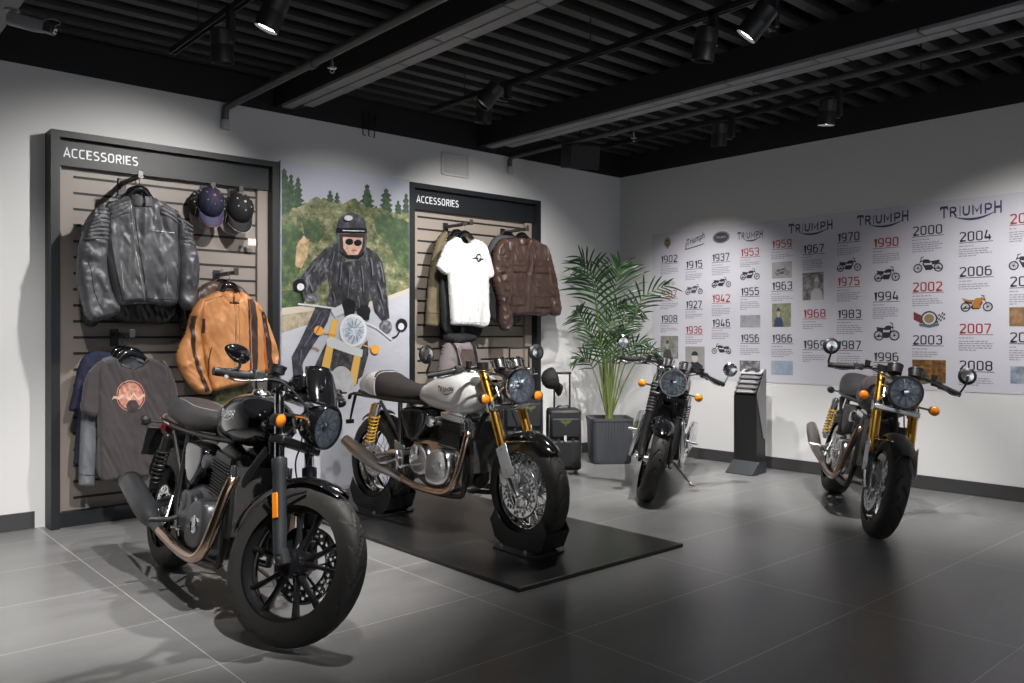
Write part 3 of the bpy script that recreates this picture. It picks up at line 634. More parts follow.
    for s in (-1, 1):
        if thr:
            b0 = Vector((fx(.97), s*.105, .985)); b1 = Vector((bx, s*by, bz))
            hb = B(MB().tube([b0, b1], .011, 14).tube([b0+Vector((0, 0, -.02)), b0+Vector((0, 0, .02))], .036, 20), 'handlebar', M['satin_black'], xf=st)
        else:
            b1 = Vector((bx, s*by, bz)); b0 = Vector((bx+.06, s*.25, bz+.032))
            hb = B(MB().tube([(fx(zc)-.04, s*.0, zc+.065), (fx(zc)-.035, s*.07, zc+.066), (bx+.085, s*.16, bz+.045), b0, b1], .0115, 14, sm=5).tube([(fx(zc)-.04, s*.045, zc+.01), (fx(zc)-.04, s*.045, zc+.075)], .018, 14), 'handlebar', M['satin_black'], xf=st)
        d_ = (b1-b0).normalized(); g0 = b1-d_*.125
        gp = B(MB().tube([g0, b1], .0172, 18), 'grip', M['grip'], hb, st)
        B(MB().tube([b1-d_*.002, b1+d_*.026], [.0185, .0165], 18), 'bar_end', M['satin_black'], gp, st); B(MB().tube([g0-d_*.008, g0+d_*.004], .021, 18), 'grip_flange', M['satin_black'], gp, st)
        B(MB().box(g0-d_*.035+Vector((.0, 0, .004)), (.05, .045, .042), Matrix.Rotation(math.atan2(d_.y, d_.x), 3, 'Z')), 'switch_block', M['matt_black'], hb, st, bevel=.008)
        p = g0-d_*.045
        B(MB().tube([p+Vector((.03, 0, -.004)), p+Vector((.062, s*.03, -.012)), b1+Vector((.055, s*-.05, -.012)), b1+Vector((.045, s*.0, -.014)), b1+Vector((.048, s*.008, -.014))], [.009, .0075, .007, .0065, .009], 10, sm=5, flat=.7), 'lever', M['alu'] if not K.get('dark_lever') else M['satin_black'], hb, st)
        if s < 0 or thr:
            q = p+Vector((.045, -s*.025, .03)) if s > 0 or thr else p+Vector((.055, .03, .045)); rr_ = .017 if s > 0 or thr else .03
            B(MB().lathe([(rr_*.7, -.016), (rr_, -.012), (rr_, .010), (rr_*1.1, .011), (rr_*1.1, .020), (rr_*.3, .022)], q, (0, 0, 1), 24), 'brake_reservoir', M['satin_black'], hb, st)
            B(MB().tube([q+Vector((0, 0, -.014)), p+Vector((.02, 0, -.01)), p], .009, 8), 'master_cylinder', M['satin_black'], hb, st)
        B(MB().tube([p+Vector((.03, 0, -.005)), p+Vector((.09, -s*.05, -.0)), Vector((fx(.85)+.09, s*.06, .92)), Vector((fx(.8)+.02, s*.05, .84))], .0045, 6, sm=6), 'cable', M['matt_black'], hb, st)
        mx, my, mz, mr = K['mir']
        mc = Vector((mx, s*my, mz)); fwd = Vector((1, -s*.16, .05)).normalized()
        if thr:
            mm = B(MB().lathe([(mr, -.010), (mr*1.04, -.004), (mr*1.02, .006), (mr*.74, .014), (mr*.70, .0145)], mc, fwd, 32), 'mirror', K['mirback'], xf=st)
            B(MB().lathe([(mr*.70, .0135), (mr*.66, .017), (mr*.2, .020), (mr*.15, .024), (.001, .024)], mc, fwd, 28), 'mirror_cap', M['alu'], mm, st)
            B(MB().lathe([(mr*.93, -.011), (.001, -.0112)], mc, fwd, 32), 'mirror_glass', M['mirror'], mm, st)
            B(MB().tube([b1+d_*.015, b1+d_*.03+Vector((.004, 0, .02)), mc+fwd*.028+Vector((0, 0, -mr*.9)), mc+fwd*.022], [.008, .0065, .006, .008], 10, sm=5), 'mirror_stem', K['mirback'], mm, st)
        else:
            rs = []
            for i in range(9):
                a = i/8*PI/2; q = math.cos(a); r = []
                for k in range(28):
                    t = 2*PI*k/28; yy = math.cos(t)*.074*max(q, .02); zz = math.sin(t)*.036*max(q, .02)*(1+.25*math.cos(t)*s*-1)
                    r.append(mc+Vector((.004+.032*math.sin(a), yy, zz)))
                rs.append(r)
            mm = B(MB().rings(rs), 'mirror', M['gloss_black'], xf=st)
            B(MB().rings([[mc+Vector((.003-.001*j, math.cos(2*PI*k/28)*.069*(1-j*.99), math.sin(2*PI*k/28)*.032*(1-j*.99)*(1+.25*math.cos(2*PI*k/28)*s*-1))) for k in range(28)] for j in (0, 1)]), 'mirror_glass', M['mirror'], mm, st)
            B(MB().tube([p+Vector((0, 0, 0)) if 0 else b1-d_*.02+Vector((0, 0, .01)), mc+Vector((.02, -s*.02, -.055)), mc+Vector((.018, -s*.01, -.02))], .0065, 10, sm=5).ball(mc+Vector((.034, 0, -.01)), .009, 10), 'mirror_stem', M['satin_black'], mm, st)
    # indicators
    for s in (-1, 1):
        ix, iy, iz = K['ind']; c = Vector((ix, s*iy, iz))
        t = B(MB().lathe([(.012, -.045), (.026, -.03), (.029, 0), (.029, .004)], c, (1, 0, 0), 24), 'indicator', M['satin_black'] if not thr or True else M['chrome'], xf=st)
        B(MB().lathe([(.028, .002), (.027, .010), (.018, .018), (.001, .021)], c, (1, 0, 0), 24), 'amber_lens', M['orange'], t, st)
        B(MB().tube([(fx(iz), s*.10, iz), c+Vector((-.02, -s*.01, 0))], .0065, 8), 'indicator_stalk', M['satin_black'], t, st)
        jx, jy, jz = K['rind']; c = Vector((jx, s*jy, jz))
        t = B(MB().lathe([(.012, .04), (.026, .028), (.028, 0), (.028, -.004)], c, (1, 0, 0), 20), 'indicator', M['satin_black'], root)
        B(MB().lathe([(.027, -.002), (.018, -.014), (.001, -.018)], c, (1, 0, 0), 20), 'amber_lens', M['orange'], t)
        B(MB().tube([(jx+.01, s*.03, jz), c+Vector((.01, 0, 0))], .0065, 8), 'indicator_stalk', M['satin_black'], t)
    # fuel tank
    tk = bodyloft(K['tank'], 32)
    tank = B(tk, 'fuel_tank', K['tankmat'], ang=180)
    tx_, tz_ = K['cap']
    B(MB().lathe([(.044, -.03), (.044, .004), (.036, .012), (.034, .018), (.012, .020), (.001, .02)], (tx_, 0, tz_), (.05, 0, 1), 32).bar((tx_-.02, 0, tz_+.022), (tx_+.02, 0, tz_+.022), .008, .006), 'filler_cap', M['alu'], tank)
    V, Fc = logo_flat(True)
    for s in (-1, 1):
        x0, z0, lw, lh, sl_ = K['logo']
        decal_side(V, Fc, tank, x0, z0, lw, lh, s, 'tank_lettering', K['logomat'], tank, seg=.02)
    if K.get('knee'):                              # dished, outlined knee area
        for s in (-1, 1):
            P = K['knee']; V = [(x, z) for x, z in P]; c = np.mean(V, 0); n = len(V)
            W = V+[(c[0]+(a-c[0])*.955, c[1]+(b-c[1])*.955) for a, b in V]; Fc2 = [(i, (i+1) % n, n+(i+1) % n, n+i) for i in range(n)]
            decal_side([(x, z) for x, z in W], Fc2, tank, 0, 0, 1, 1, -1 if s < 0 else 1, 'tank_pinstripe', K['pin'], tank, .001, .02) if s < 0 else None
    # seat
    st_ = B(bodyloft(K['seat'], 28), 'seat', K['seatmat'], ang=180)
    if not thr:
        for dy in (-1, 1):
            pts = []
            me = st_.data; bv = BVHTree.FromPolygons([v.co for v in me.vertices], [tuple(p.vertices) for p in me.polygons])
            for i in range(20):
                x = .04+.50*i/19; h, nn, _, _ = bv.ray_cast(Vector((x, dy*(.085-.03*(i/19)**2), 1.2)), Vector((0, 0, -1)))
                if h: pts.append(h)
            if len(pts) > 3: B(MB().tube(pts, .0016, 5), 'seat_stitching', mat('stitch_grey', (.35, .35, .35), .7) if 'stitch_grey' not in bpy.data.materials else bpy.data.materials['stitch_grey'], st_)
    if K.get('cowl'):
        cw = B(bodyloft(K['cowl'], 28), 'seat_cowl', K['cowlmat'], ang=180)
    # tail: rail loop, lamp, number-plate hanger
    if thr:
        B(MB().tube([(.1, .09, .755), (-.12, .085, .77), (-.25, .0, .785), (-.12, -.085, .77), (.1, -.09, .755)], .012, 10, sm=5), 'seat_rail', M['satin_black'])
        B(MB().lathe([(.035, 0), (.04, .02), (.03, .04)], (-.235, 0, .80), (1, 0, 0), 20), 'tail_lamp', mat('tail_red', (.14, .005, .005), .2, coat=1) if 'tail_red' not in bpy.data.materials else bpy.data.materials['tail_red'])
        B(MB().tube([(.05, 0, .73), (-.2, 0, .735), (-.40, 0, .74), (-.44, 0, .70)], [.03, .028, .02, .012], 10, sm=4, flat=.5), 'plate_hanger', M['satin_black'])
        B(MB().tube([(-.36, 0, .73), (-.40, 0, .62), (-.42, 0, .55)], [.012, .010, .008], 8).box((-.425, 0, .54), (.02, .06, .03)), 'plate_bracket', M['satin_black'], bevel=.003)
        fender(0, Rr, Rr+.03, D(80), D(125), .075, M['satin_black'], 'rear_fender', None)
    else:
        fender(0, Rr, Rr+.07, D(78), D(165), .08, M['satin_black'], 'rear_fender', None)
        B(MB().lathe([(.04, 0), (.045, .02), (.03, .05)], (-.36, 0, .705), (1, 0, 0), 20), 'tail_lamp', mat('tail_red', (.14, .005, .005), .2, coat=1) if 'tail_red' not in bpy.data.materials else bpy.data.materials['tail_red'])
        B(MB().box((-.42, 0, .62), (.015, .20, .17), Matrix.Rotation(D(18), 3, 'Y')), 'plate_holder', M['satin_black'], bevel=.004)
        B(MB().tube([(-.2, 0, .72), (-.34, 0, .72), (-.41, 0, .68)], .02, 10), 'plate_arm', M['satin_black'])
        B(MB().tube([(.12, .10, .74), (-.15, .10, .76), (-.27, .04, .79), (-.27, -.04, .79), (-.15, -.10, .76), (.12, -.10, .74)], .0095, 10, sm=5), 'grab_rail', M['chrome'])
    # frame
    fr = MB()
    for s in (-1, 1):
        fr.tube([(1.12, s*.03, .74), (1.03, s*.085, .55), (.99, s*.11, .26), (.93, s*.12, .205), (.62, s*.12, .20), (.46, s*.12, .23), (.36, s*.12, .38), (.34, s*.11, .60), (.32, s*.10, .735)], .0155, 10, sm=5)
        fr.tube([(1.12, s*.025, .82), (.80, s*.05, .74), (.35, s*.10, .735), (.05, s*.10, .745), (-.12, s*.09, .755)], .014, 10, sm=5)
        fr.tube([(.34, s*.11, .50), (.12, s*.115, .72)], .011, 8)
    fr.tube([(1.155, 0, .72), (1.095, 0, .89)], .034, 18)
    B(fr, 'frame', M['satin_black'])
    # engine
    en = MB(); yw = .135
    en.rings([[(x, y*yw*hw_, zc_+z*hz_) for y, z in ((-1, -.6), (-.75, -1), (.75, -1), (1, -.6), (1, .6), (.75, 1), (-.75, 1), (-1, .6))] for x, hw_, zc_, hz_ in ((.44, .6, .40, .08), (.50, .9, .385, .12), (.62, 1, .365, .145), (.86, 1, .36, .15), (.96, .9, .36, .12), (.985, .6, .35, .08))])
    eng = B(en, 'engine', metal if metal is not M['alu'] else M['steel'], bevel=.01)
    up = Vector((.10, 0, 1)).normalized(); c0 = Vector((.835, 0, .47)); F_ = MB()
    for k in range(13):
        z = k*.0135; wd = .118 if k < 9 else .125; F_.box(c0+up*(z+.012), (.205, 2*wd, .0055), Matrix.Rotation(D(5.7), 3, 'Y'))
    F_.box(c0+up*.085, (.165, .215, .17), Matrix.Rotation(D(5.7), 3, 'Y'))
    B(F_, 'cylinder_fins', K['fins'], eng, bevel=.0015)
    hd = MB()
    for s in (-1, 1):
        hd.tube([c0+up*.205+Vector((-.09, s*.062, 0)), c0+up*.225+Vector((-.02, s*.062, 0)), c0+up*.205+Vector((.10, s*.062, -.01))], [.035, .046, .035], 16)
        hd.tube([c0+up*.20+Vector((.08, s*.07, -.02)), c0+up*.17+Vector((.125, s*.072, -.02))], .030, 14)
    hd.box(c0+up*.19, (.20, .23, .05), Matrix.Rotation(D(5.7), 3, 'Y'))
    B(hd, 'cylinder_head', K['fins'] if not thr else M['alu'], eng, bevel=.006)
    for s in (-1, 1):
        thb = MB().tube([(.76, s*.065, .64), (.66, s*.068, .625), (.60, s*.07, .62)], [.028, .030, .034], 16).lathe([(.016, 0), (.034, .006), (.036, .028), (.030, .036), (.012, .038)], (.665, s*.095, .625), (0, s, 0), 24)
        B(thb, 'throttle_body', M['alu'] if thr else M['case_black'], eng)
        B(MB().puff([(.43, .50), (.52, .49), (.62, .60), (.62, .68), (.48, .70), (.35, .69), (.36, .62)], s*.04, s*.125, .15), 'side_panel', K['panel'])
        cv = B(MB().puff([(.70, .27), (.80, .245), (.90, .275), (.935, .36), (.91, .46), (.83, .485), (.745, .46), (.69, .40)], s*.12, s*.188, .16), 'clutch_cover' if s < 0 else 'alternator_cover', K['cover'], eng)
        B(MB().lathe([(.04, -.006), (.04, .004), (.034, .008), (.030, .004), (.001, .004)], (.83, s*.191, .365), (0, s, 0), 28), 'cover_badge', M['alu'], cv)
        B(MB().puff([(.50, .36), (.56, .29), (.66, .29), (.715, .36), (.70, .45), (.62, .49), (.53, .46)], s*.12, s*.165, .2), 'gearbox_cover', K['cover'], eng)
        B(MB().lathe([(.052, -.01), (.052, .006), (.045, .012), (.001, .013)], (.575, s*.155, .43), (0, s, 0), 28), 'sprocket_cover', metal, eng)
        for k in range(7):
            a = 2*PI*k/7+.3; B(MB().lathe([(.006, 0), (.006, .006), (.001, .007)], (.82+.098*math.cos(a), s*.168, .365+.100*math.sin(a)), (0, s, 0), 8), 'bolt', M['steel'], cv)
        # exhaust
        e = K['pipe']
        hp = B(MB().tube([(.945, s*.072, .60), (.985, s*.085, .612), (1.03, s*.125, .59), (1.035, s*.150, .52), (1.015, s*.170, .40), (.985, s*.185, .30), (.93, s*.192, .245), (.84, s*.195, .226), (.66, s*.198, .232), (e[0][0], s*e[0][1], e[0][2])], .0212 if thr else .0245, 16, sm=6), 'exhaust_header', M['bronze'] if K['bronze'] else M['chrome'])
        B(MB().tube([(.935, s*.072, .597), (.955, s*.075, .603)], .034, 16), 'exhaust_flange', M['alu'], hp)
        B(MB().tube([(a, s*b, c) for a, b, c, _ in e], [q[3] for q in e], 26, sm=5, cap=True), 'muffler', K['mufmat'])
        a, b, c, q = e[-1]; a2, b2, c2, q2 = e[-2]; dd = Vector((a-a2, s*(b-b2), c-c2)).normalized()
        B(MB().lathe([(q*1.04, -.012), (q*1.04, .004), (q*.8, .006), (q*.74, -.02), (.001, -.022)], (a, s*b, c), dd, 26), 'muffler_end', M['satin_black'] if not thr else M['steel'])
        B(MB().tube([(.42, s*.19, .30), (.36, s*.15, .42)], .009, 8), 'muffler_bracket', M['alu'])
        # pegs and rider controls
        px_, pz_ = (.37, .355) if thr else (.50, .33)
        pg = B(MB().tube([(px_, s*.14, pz_+.02), (px_, s*.20, pz_), (px_, s*.29, pz_)], [.010, .013, .013], 12), 'foot_peg', M['alu'] if thr else M['matt_black'])
        B(MB().tube([(px_, s*.16, pz_), (px_+.08, s*.18, pz_-.03), (px_+.17, s*.19, pz_-.005), (px_+.17, s*.24, pz_-.005)], .007, 8, sm=4), 'foot_lever', M['alu'], pg)
        B(MB().prism([(px_-.06, s*.125, pz_+.13), (px_+.05, s*.125, pz_+.10), (px_+.03, s*.125, pz_-.03), (px_-.03, s*.125, pz_-.03)], (0, s*.012, 0)), 'heel_plate', M['alu'] if thr else M['satin_black'], pg, bevel=.003)
        # shocks
        p0 = Vector(K['shk'][0]); p1 = Vector(K['shk'][1]); p0.y *= s; p1.y *= s; dd = (p1-p0).normalized(); Ls = (p1-p0).length
        sh = B(MB().tube([p0, p0+dd*.09], .023, 18).tube([p0+dd*.08, p1], .010, 12).tube([p1-dd*.055, p1-dd*.02], .026, 18).ball(p0, .017, 12).ball(p1, .017, 12), 'shock_absorber', M['alu'] if thr else M['satin_black'])
        n = Vector((0, 1, 0)); n = (n-dd*n.dot(dd)).normalized(); bb = dd.cross(n); pts = []
        for k in range(8*16+1):
            a = 2*PI*k/16; pts.append(p0+dd*(.075+(Ls-.115)*k/128)+(n*math.cos(a)+bb*math.sin(a))*.0275)
        B(MB().tube(pts, .0048, 7), 'spring', K['springmat'], sh)
        if K['usd']: B(MB().tube([p0+Vector((-.045, 0, .0))+dd*.0, p0+Vector((-.045, 0, 0))+dd*.12], .0185, 18).tube([p0, p0+Vector((-.045, 0, .004))], .012, 8), 'gas_reservoir', M['gold'], sh)
    # alternator side chain
    ch = MB().tube([(0, .085, Rr+.085), (.50, .085, .43)], .009, 6, flat=.5).tube([(0, .085, Rr-.085), (.50, .085, .36)], .009, 6, flat=.5).lathe([(.085, -.004), (.09, 0), (.085, .004)], (0, .085, Rr), (0, 1, 0), 40)
    B(ch, 'drive_chain', M['steel'])
    sw = MB()
    for s in (-1, 1): sw.tube([(.38, s*.08, .41), (.28, s*.115, .40), (0, s*.118, Rr), (-.05, s*.118, Rr-.005)], [.022, .024, .022, .018], 12)
    sw.tube([(.37, -.12, .41), (.37, .12, .41)], .025, 14)
    B(sw, 'swingarm', M['alu'] if K.get('aluswing') else M['satin_black'])
    # radiator
    B(MB().box((1.045, 0, .50), (.022, .235, .30), Matrix.Rotation(D(-7), 3, 'Y')), 'radiator', M['radiator'], bevel=.004)
    for s in (-1, 1): B(MB().box((1.045, s*.127, .50), (.034, .02, .31), Matrix.Rotation(D(-7), 3, 'Y')), 'radiator_tank', M['satin_black'], bevel=.005)
    B(MB().lathe([(.045, 0), (.045, .05), (.040, .055), (.001, .055)], (.97, 0, .30), (1, 0, -.1), 20), 'oil_filter', M['satin_black'], eng)
    # side stand
    a = math.tan(S['lean']) if S['lean'] > .06 else 0
    if a: foot = (.70, .30, .30*a+.012)
    else: foot = (.78, .155, .165)
    B(MB().tube([(.58, .12, .20), foot], [.013, .009], 10).box((foot[0], foot[1]+.012, foot[2]-.004), (.05, .05, .008)), 'side_stand', M['alu'] if not a else M['steel'])
    return root, st
THR = dict(kind='thruxton', usd=True, tread=(15, 'v'), fender=M['gloss_black'], lamp=(1.345, .870, .0975), bucket=M['satin_black'], ring=M['chrome'],
    gauge=(1.218, 1.012), gaugecup=M['alu'], bar=(1.01, .375, .935), mir=(1.015, .412, 1.052, .051), mirback=M['satin_black'], ind=(1.27, .195, .805), rind=(-.44, .10, .745),
    tank=[(.485, .06, .80, .745, 2.2), (.52, .095, .842, .730, 2.6), (.62, .118, .885, .704, 2.9), (.76, .140, .925, .692, 3.2), (.88, .148, .938, .686, 3.2), (.98, .142, .930, .692, 3.0), (1.06, .118, .902, .725, 2.6), (1.105, .085, .87, .76, 2.4), (1.115, .05, .85, .79, 2.2)],
    tankmat=M['white_paint'], cap=(.90, .936), logo=(.76, .80, .16, .052, 0), logomat=M['tag_black'],
    seat=[(.545, .05, .815, .775, 2.3), (.50, .085, .828, .755, 2.8), (.38, .105, .838, .735, 3), (.24, .118, .855, .725, 3), (.12, .122, .89, .725, 3), (.04, .120, .921, .73, 3), (.005, .10, .920, .75, 2.6)], seatmat=M['seat_brown'],
    cowl=[(.06, .123, .916, .715, 3), (-.02, .120, .922, .72, 2.8), (-.11, .105, .905, .735, 2.5), (-.19, .08, .868, .755, 2.3), (-.235, .035, .83, .785, 2)], cowlmat=M['white_paint'],
    case=M['alu'], fins=M['satin_black'], panel=M['gloss_black'], cover=M['alu'], bronze=True,
    pipe=[(.50, .203, .262, .0225), (.42, .212, .285, .026), (.28, .222, .318, .036), (.12, .228, .368, .046), (-.01, .230, .41, .045), (-.105, .231, .445, .037)], mufmat=M['steel'],
    shk=[(.135, .145, .695), (.03, .145, .405)], springmat=M['goldspring'], aluswing=True)
B2 = dict(THR, loc=(3.012, 4.714, .052), yaw=D(-88), lean=D(1.5), steer=D(-4), sc=.98, label='white and silver cafe racer motorcycle in wheel chocks on the black display mat')
B3 = dict(THR, loc=(5.786, 4.613, 0), yaw=D(-145), lean=D(11.7), steer=D(7.8), usd=False, gaiter=True, tankmat=M['gloss_black'], cowlmat=M['gloss_black'], logomat=M['white_print'], mirback=M['chrome'], bronze=False, mufmat=M['chrome'],
    springmat=M['satin_black'], cover=M['case_black'], case=M['case_black'], ind=(1.255, .21, .805), aluswing=False,
    label='black cafe racer motorcycle with ribbed fork gaiters, leaning beside the potted palm')
B4 = dict(THR, loc=(5.954, 3.083, 0), yaw=D(-143.3), lean=D(12.7), steer=D(1.1), tankmat=M['matt_grey'], cowlmat=M['matt_grey'], seatmat=M['seat'], fender=M['matt_black'], logomat=M['tag_black'], ring=M['satin_black'], gaugecup=M['satin_black'],
    panel=M['matt_grey'], ind=(1.255, .205, .80), dark_lever=True, knee=[(.66, .90), (.60, .84), (.62, .77), (.70, .74), (.82, .74), (.90, .78), (.93, .84), (.88, .90), (.78, .925)], pin=M['red_line'],
    label='matt graphite cafe racer motorcycle with gold forks, standing alone at the far right')
B1 = dict(kind='twin', loc=(1.495, 4.36, 0), yaw=D(-92.4), lean=D(8.5), steer=D(29), sc=.97, usd=False, tread=(17, 'z'), fender=M['gloss_black'], lamp=(1.385, .876, .094), bucket=M['gloss_black'], ring=M['gloss_black'],
    gauge=(1.205, 1.05), gaugecup=M['gloss_black'], bar=(1.10, .39, .962), mir=(1.12, .36, 1.055, .05), mirback=M['satin_black'], ind=(1.262, .150, .848), rind=(-.36, .13, .735), screen=True,
    tank=[(.60, .05, .83, .765, 2.2), (.63, .085, .865, .75, 2.4), (.70, .115, .91, .735, 2.4), (.82, .138, .958, .728, 2.4), (.93, .142, .965, .728, 2.4), (1.04, .125, .94, .745, 2.4), (1.12, .09, .90, .78, 2.3), (1.14, .04, .87, .81, 2)],
    tankmat=M['gloss_black'], cap=(.90, .966), logo=(.80, .835, .17, .05, 0), logomat=M['white_print'],
    seat=[(.63, .05, .845, .79, 2.2), (.58, .10, .858, .765, 2.8), (.44, .13, .862, .745, 3), (.28, .135, .868, .742, 3), (.14, .128, .89, .75, 3), (0, .118, .90, .758, 2.8), (-.10, .095, .885, .775, 2.5), (-.14, .05, .86, .79, 2)], seatmat=M['seat'],
    case=M['case_black'], fins=M['satin_black'], panel=M['gloss_black'], cover=M['case_black'], bronze=True,
    pipe=[(.42, .203, .262, .0225), (.32, .208, .285, .026), (.26, .212, .30, .045), (.16, .216, .335, .056), (0, .22, .385, .058), (-.125, .222, .42, .056)], mufmat=M['grey_black'],
    shk=[(.13, .145, .69), (.03, .145, .40)], springmat=M['satin_black'],
    label='gloss black roadster motorcycle with flyscreen and cast wheels, nearest in the foreground')
BK = [motorcycle(s) for s in (B1, B2, B3, B4)]
# ---------------------------------------------------------------- road-rider poster between the cabinets (a flat print)
def noisemat(name, cols, scale, rough=.45, detail=8, stretch=(1, 1, 1), kind='noise'):
    m = bpy.data.materials.new(name); m.use_nodes = True; nt = m.node_tree; b = nt.nodes['Principled BSDF']; b.inputs['Roughness'].default_value = rough
    tc = nt.nodes.new('ShaderNodeTexCoord'); mp = nt.nodes.new('ShaderNodeMapping'); mp.inputs['Scale'].default_value = stretch
    t = nt.nodes.new('ShaderNodeTexNoise'); t.inputs['Scale'].default_value = scale; t.inputs['Detail'].default_value = detail; t.inputs['Roughness'].default_value = .7
    cr = nt.nodes.new('ShaderNodeValToRGB'); e = cr.color_ramp.elements
    while len(e) < len(cols): e.new(.5)
    for i, c in enumerate(cols): e[i].position = .32+.36*i/(len(cols)-1); e[i].color = (*c, 1)
    nt.links.new(tc.outputs['Object'], mp.inputs[0]); nt.links.new(mp.outputs[0], t.inputs['Vector']); nt.links.new(t.outputs[0], cr.inputs[0]); nt.links.new(cr.outputs[0], b.inputs['Base Color']); return m
YP = YL-.148
pa, pb = L(280.3, 161, YP), L(409.6, 179.5, YP); pz = (pa.z+pb.z)/2
poster = MB().box(((pa.x+pb.x)/2, YP+.072, pz/2), (pb.x-pa.x-.004, .144, pz)).build('rider_poster', mat('poster_sky', (.43, .44, .53), .4), smooth=False)
tag(poster, 'tall photo poster of a black-clad rider on a motorcycle on a forest road', 'poster')
lay = [0]
def pr(name, m, polys, parent=poster):
    lay[0] += 1; y = YP-.0007*lay[0]; mb = MB()
    if len(polys) > 1 and name not in ('printed_rear_wheel', 'printed_handlebar'):
        for P in polys: lay[0] -= .9; o = pr(name, m, [P], parent)
        return o
    for P in polys:
      y -= .00008; mb.add([L(a, b, YP).xyz*0+Vector((L(a, b, YP).x, y, L(a, b, YP).z)) for a, b in P], [tuple(range(len(P)))])
    return mb.build(name, m, parent, smooth=False, fixn=False)
def ell(cx, cy, rx, ry, n=28, a0=0, a1=2*PI): return [(cx+rx*math.cos(a0+(a1-a0)*k/n), cy+ry*math.sin(a0+(a1-a0)*k/n)) for k in range(n)]
def thick(pts, w_):
    out = []
    for i in range(len(pts)-1):
        (a, b), (c, d) = pts[i], pts[i+1]; l = math.hypot(c-a, d-b); nx, ny = -(d-b)/l*w_/2, (c-a)/l*w_/2; out.append([(a+nx, b+ny), (c+nx, d+ny), (c-nx, d-ny), (a-nx, b-ny)])
    return out
rnd = random.Random(3)
def conifer(cx, top, w_, bot):
    Lf = []; Rt = []; n = 18
    for k in range(n+1):
        t = k/n; y = top+(bot-top)*t; ww = w_*(.10+.9*t**.7)*(1 if k % 2 else .55)*rnd.uniform(.75, 1.2) if k else 0; Lf.append((max(cx-ww, 281.5), y)); Rt.append((min(cx+ww, 409), y))
    return [(cx, top)]+Rt[1:]+Lf[1:][::-1]
pr('printed_conifers', noisemat('print_conifer', [(.02, .04, .025), (.045, .085, .045), (.09, .14, .07)], 26), [conifer(284, 168, 14, 226), conifer(298, 177, 9, 224), conifer(291, 174, 9, 220), conifer(330, 190, 8, 225), conifer(337, 192, 7, 225), conifer(367, 184, 12, 228), conifer(386, 188, 13, 232), conifer(398, 200, 9, 235), conifer(406, 193, 9, 240)])
def bumpy(pts, amp, n=6):
    out = []
    for i in range(len(pts)-1):
        for k in range(n): t = k/n; out.append((pts[i][0]+(pts[i+1][0]-pts[i][0])*t, pts[i][1]+(pts[i+1][1]-pts[i][1])*t+rnd.uniform(-amp, amp)))
    return out+[pts[-1]]
pr('printed_bushes', noisemat('print_bush', [(.03, .045, .02), (.10, .12, .055), (.22, .225, .12), (.44, .43, .27)], 17, stretch=(1, 1, 1.1)), [bumpy([(281.3, 218), (292, 209), (304, 204), (316, 197), (330, 201), (342, 203), (354, 199), (366, 206), (376, 207), (388, 211), (398, 214), (409, 212)], 1.6)+[(409, 297), (281.3, 312)]])
pr('printed_shade', noisemat('print_bush_dark', [(.02, .045, .02), (.05, .085, .04), (.12, .18, .07)], 12), [bumpy([(281.3, 224), (290, 222), (297, 228), (304, 236), (303, 262), (298, 276), (281.3, 290)], 2)+[(281.3, 260)], bumpy([(372, 215), (384, 213), (396, 218), (409, 222)], 2)+[(409, 270), (398, 264), (388, 244), (376, 232)], bumpy([(281.3, 292), (300, 286), (306, 298), (300, 308)], 1.5)+[(281.3, 308)], bumpy([(302, 222), (318, 219), (324, 232), (318, 243), (305, 240)], 1.6)])
pr('printed_autumn_bush', noisemat('print_autumn', [(.20, .16, .08), (.45, .32, .18), (.58, .47, .28)], 20), [bumpy([(296, 246), (303, 236), (309, 240), (307, 256), (301, 268), (295, 266)], 1.2)])
pr('printed_road', noisemat('print_road', [(.44, .45, .51), (.49, .50, .56), (.53, .54, .60)], 3, stretch=(.6, 1, 2)), [[(281.3, 332), (310, 322), (345, 312), (375, 301), (409, 292), (409, 472), (281.3, 500)]])
pr('printed_stone_wall', noisemat('print_stone', [(.25, .20, .13), (.42, .36, .26), (.52, .47, .37)], 22), [[(281.3, 314), (318, 309), (316, 322), (300, 327), (281.3, 333)]])
pr('printed_guard_rail', mat('print_rail', (.56, .50, .42), .4), [[(281.3, 308), (318, 304.5), (318, 310), (281.3, 315)], [(368, 302), (385, 297), (409, 288), (409, 292), (386, 301), (368, 307)]])
pr('printed_rear_wheel', mat('print_wheel', (.30, .20, .17), .5), [P for P in thick(ell(312, 368, 11, 20, 14, PI*.9, PI*1.75), 3)])
jm = noisemat('print_jacket', [(.010, .010, .013), (.022, .022, .027), (.06, .06, .07), (.30, .31, .35)], 20, stretch=(1, 1, .6))
pr('printed_jeans', noisemat('print_jeans', [(.02, .02, .026), (.04, .04, .055), (.10, .10, .13)], 18), [[(315, 307), (331, 309), (327, 322), (319, 336), (309, 351), (301, 365), (304, 378), (293, 379), (291, 357), (299, 342), (307, 325)], [(362, 345), (367, 340), (368, 354), (362, 376), (352, 384), (350, 370)]])
pr('printed_bike_body', noisemat('print_bike_dark', [(.015, .015, .018), (.05, .05, .055), (.16, .16, .17)], 20), [[(326, 342), (358, 350), (366, 343), (366, 352), (360, 366), (357, 384), (320, 392), (306, 386), (316, 362)]])
pr('printed_jacket', jm, [[(337, 243), (345, 262), (358, 262), (366, 247), (374, 252), (374, 276), (371, 292), (367, 309), (345, 313), (326, 306), (329, 290), (327, 274), (325, 249)], [(337, 243), (324, 249), (313, 260), (303, 273), (297, 282), (302, 288), (305, 295), (312, 297), (319, 287), (327, 278), (333, 262)], [(366, 247), (376, 253), (382, 263), (385, 280), (387, 300), (389, 318), (382, 322), (374, 312), (371, 298), (371, 278), (370, 262)]])
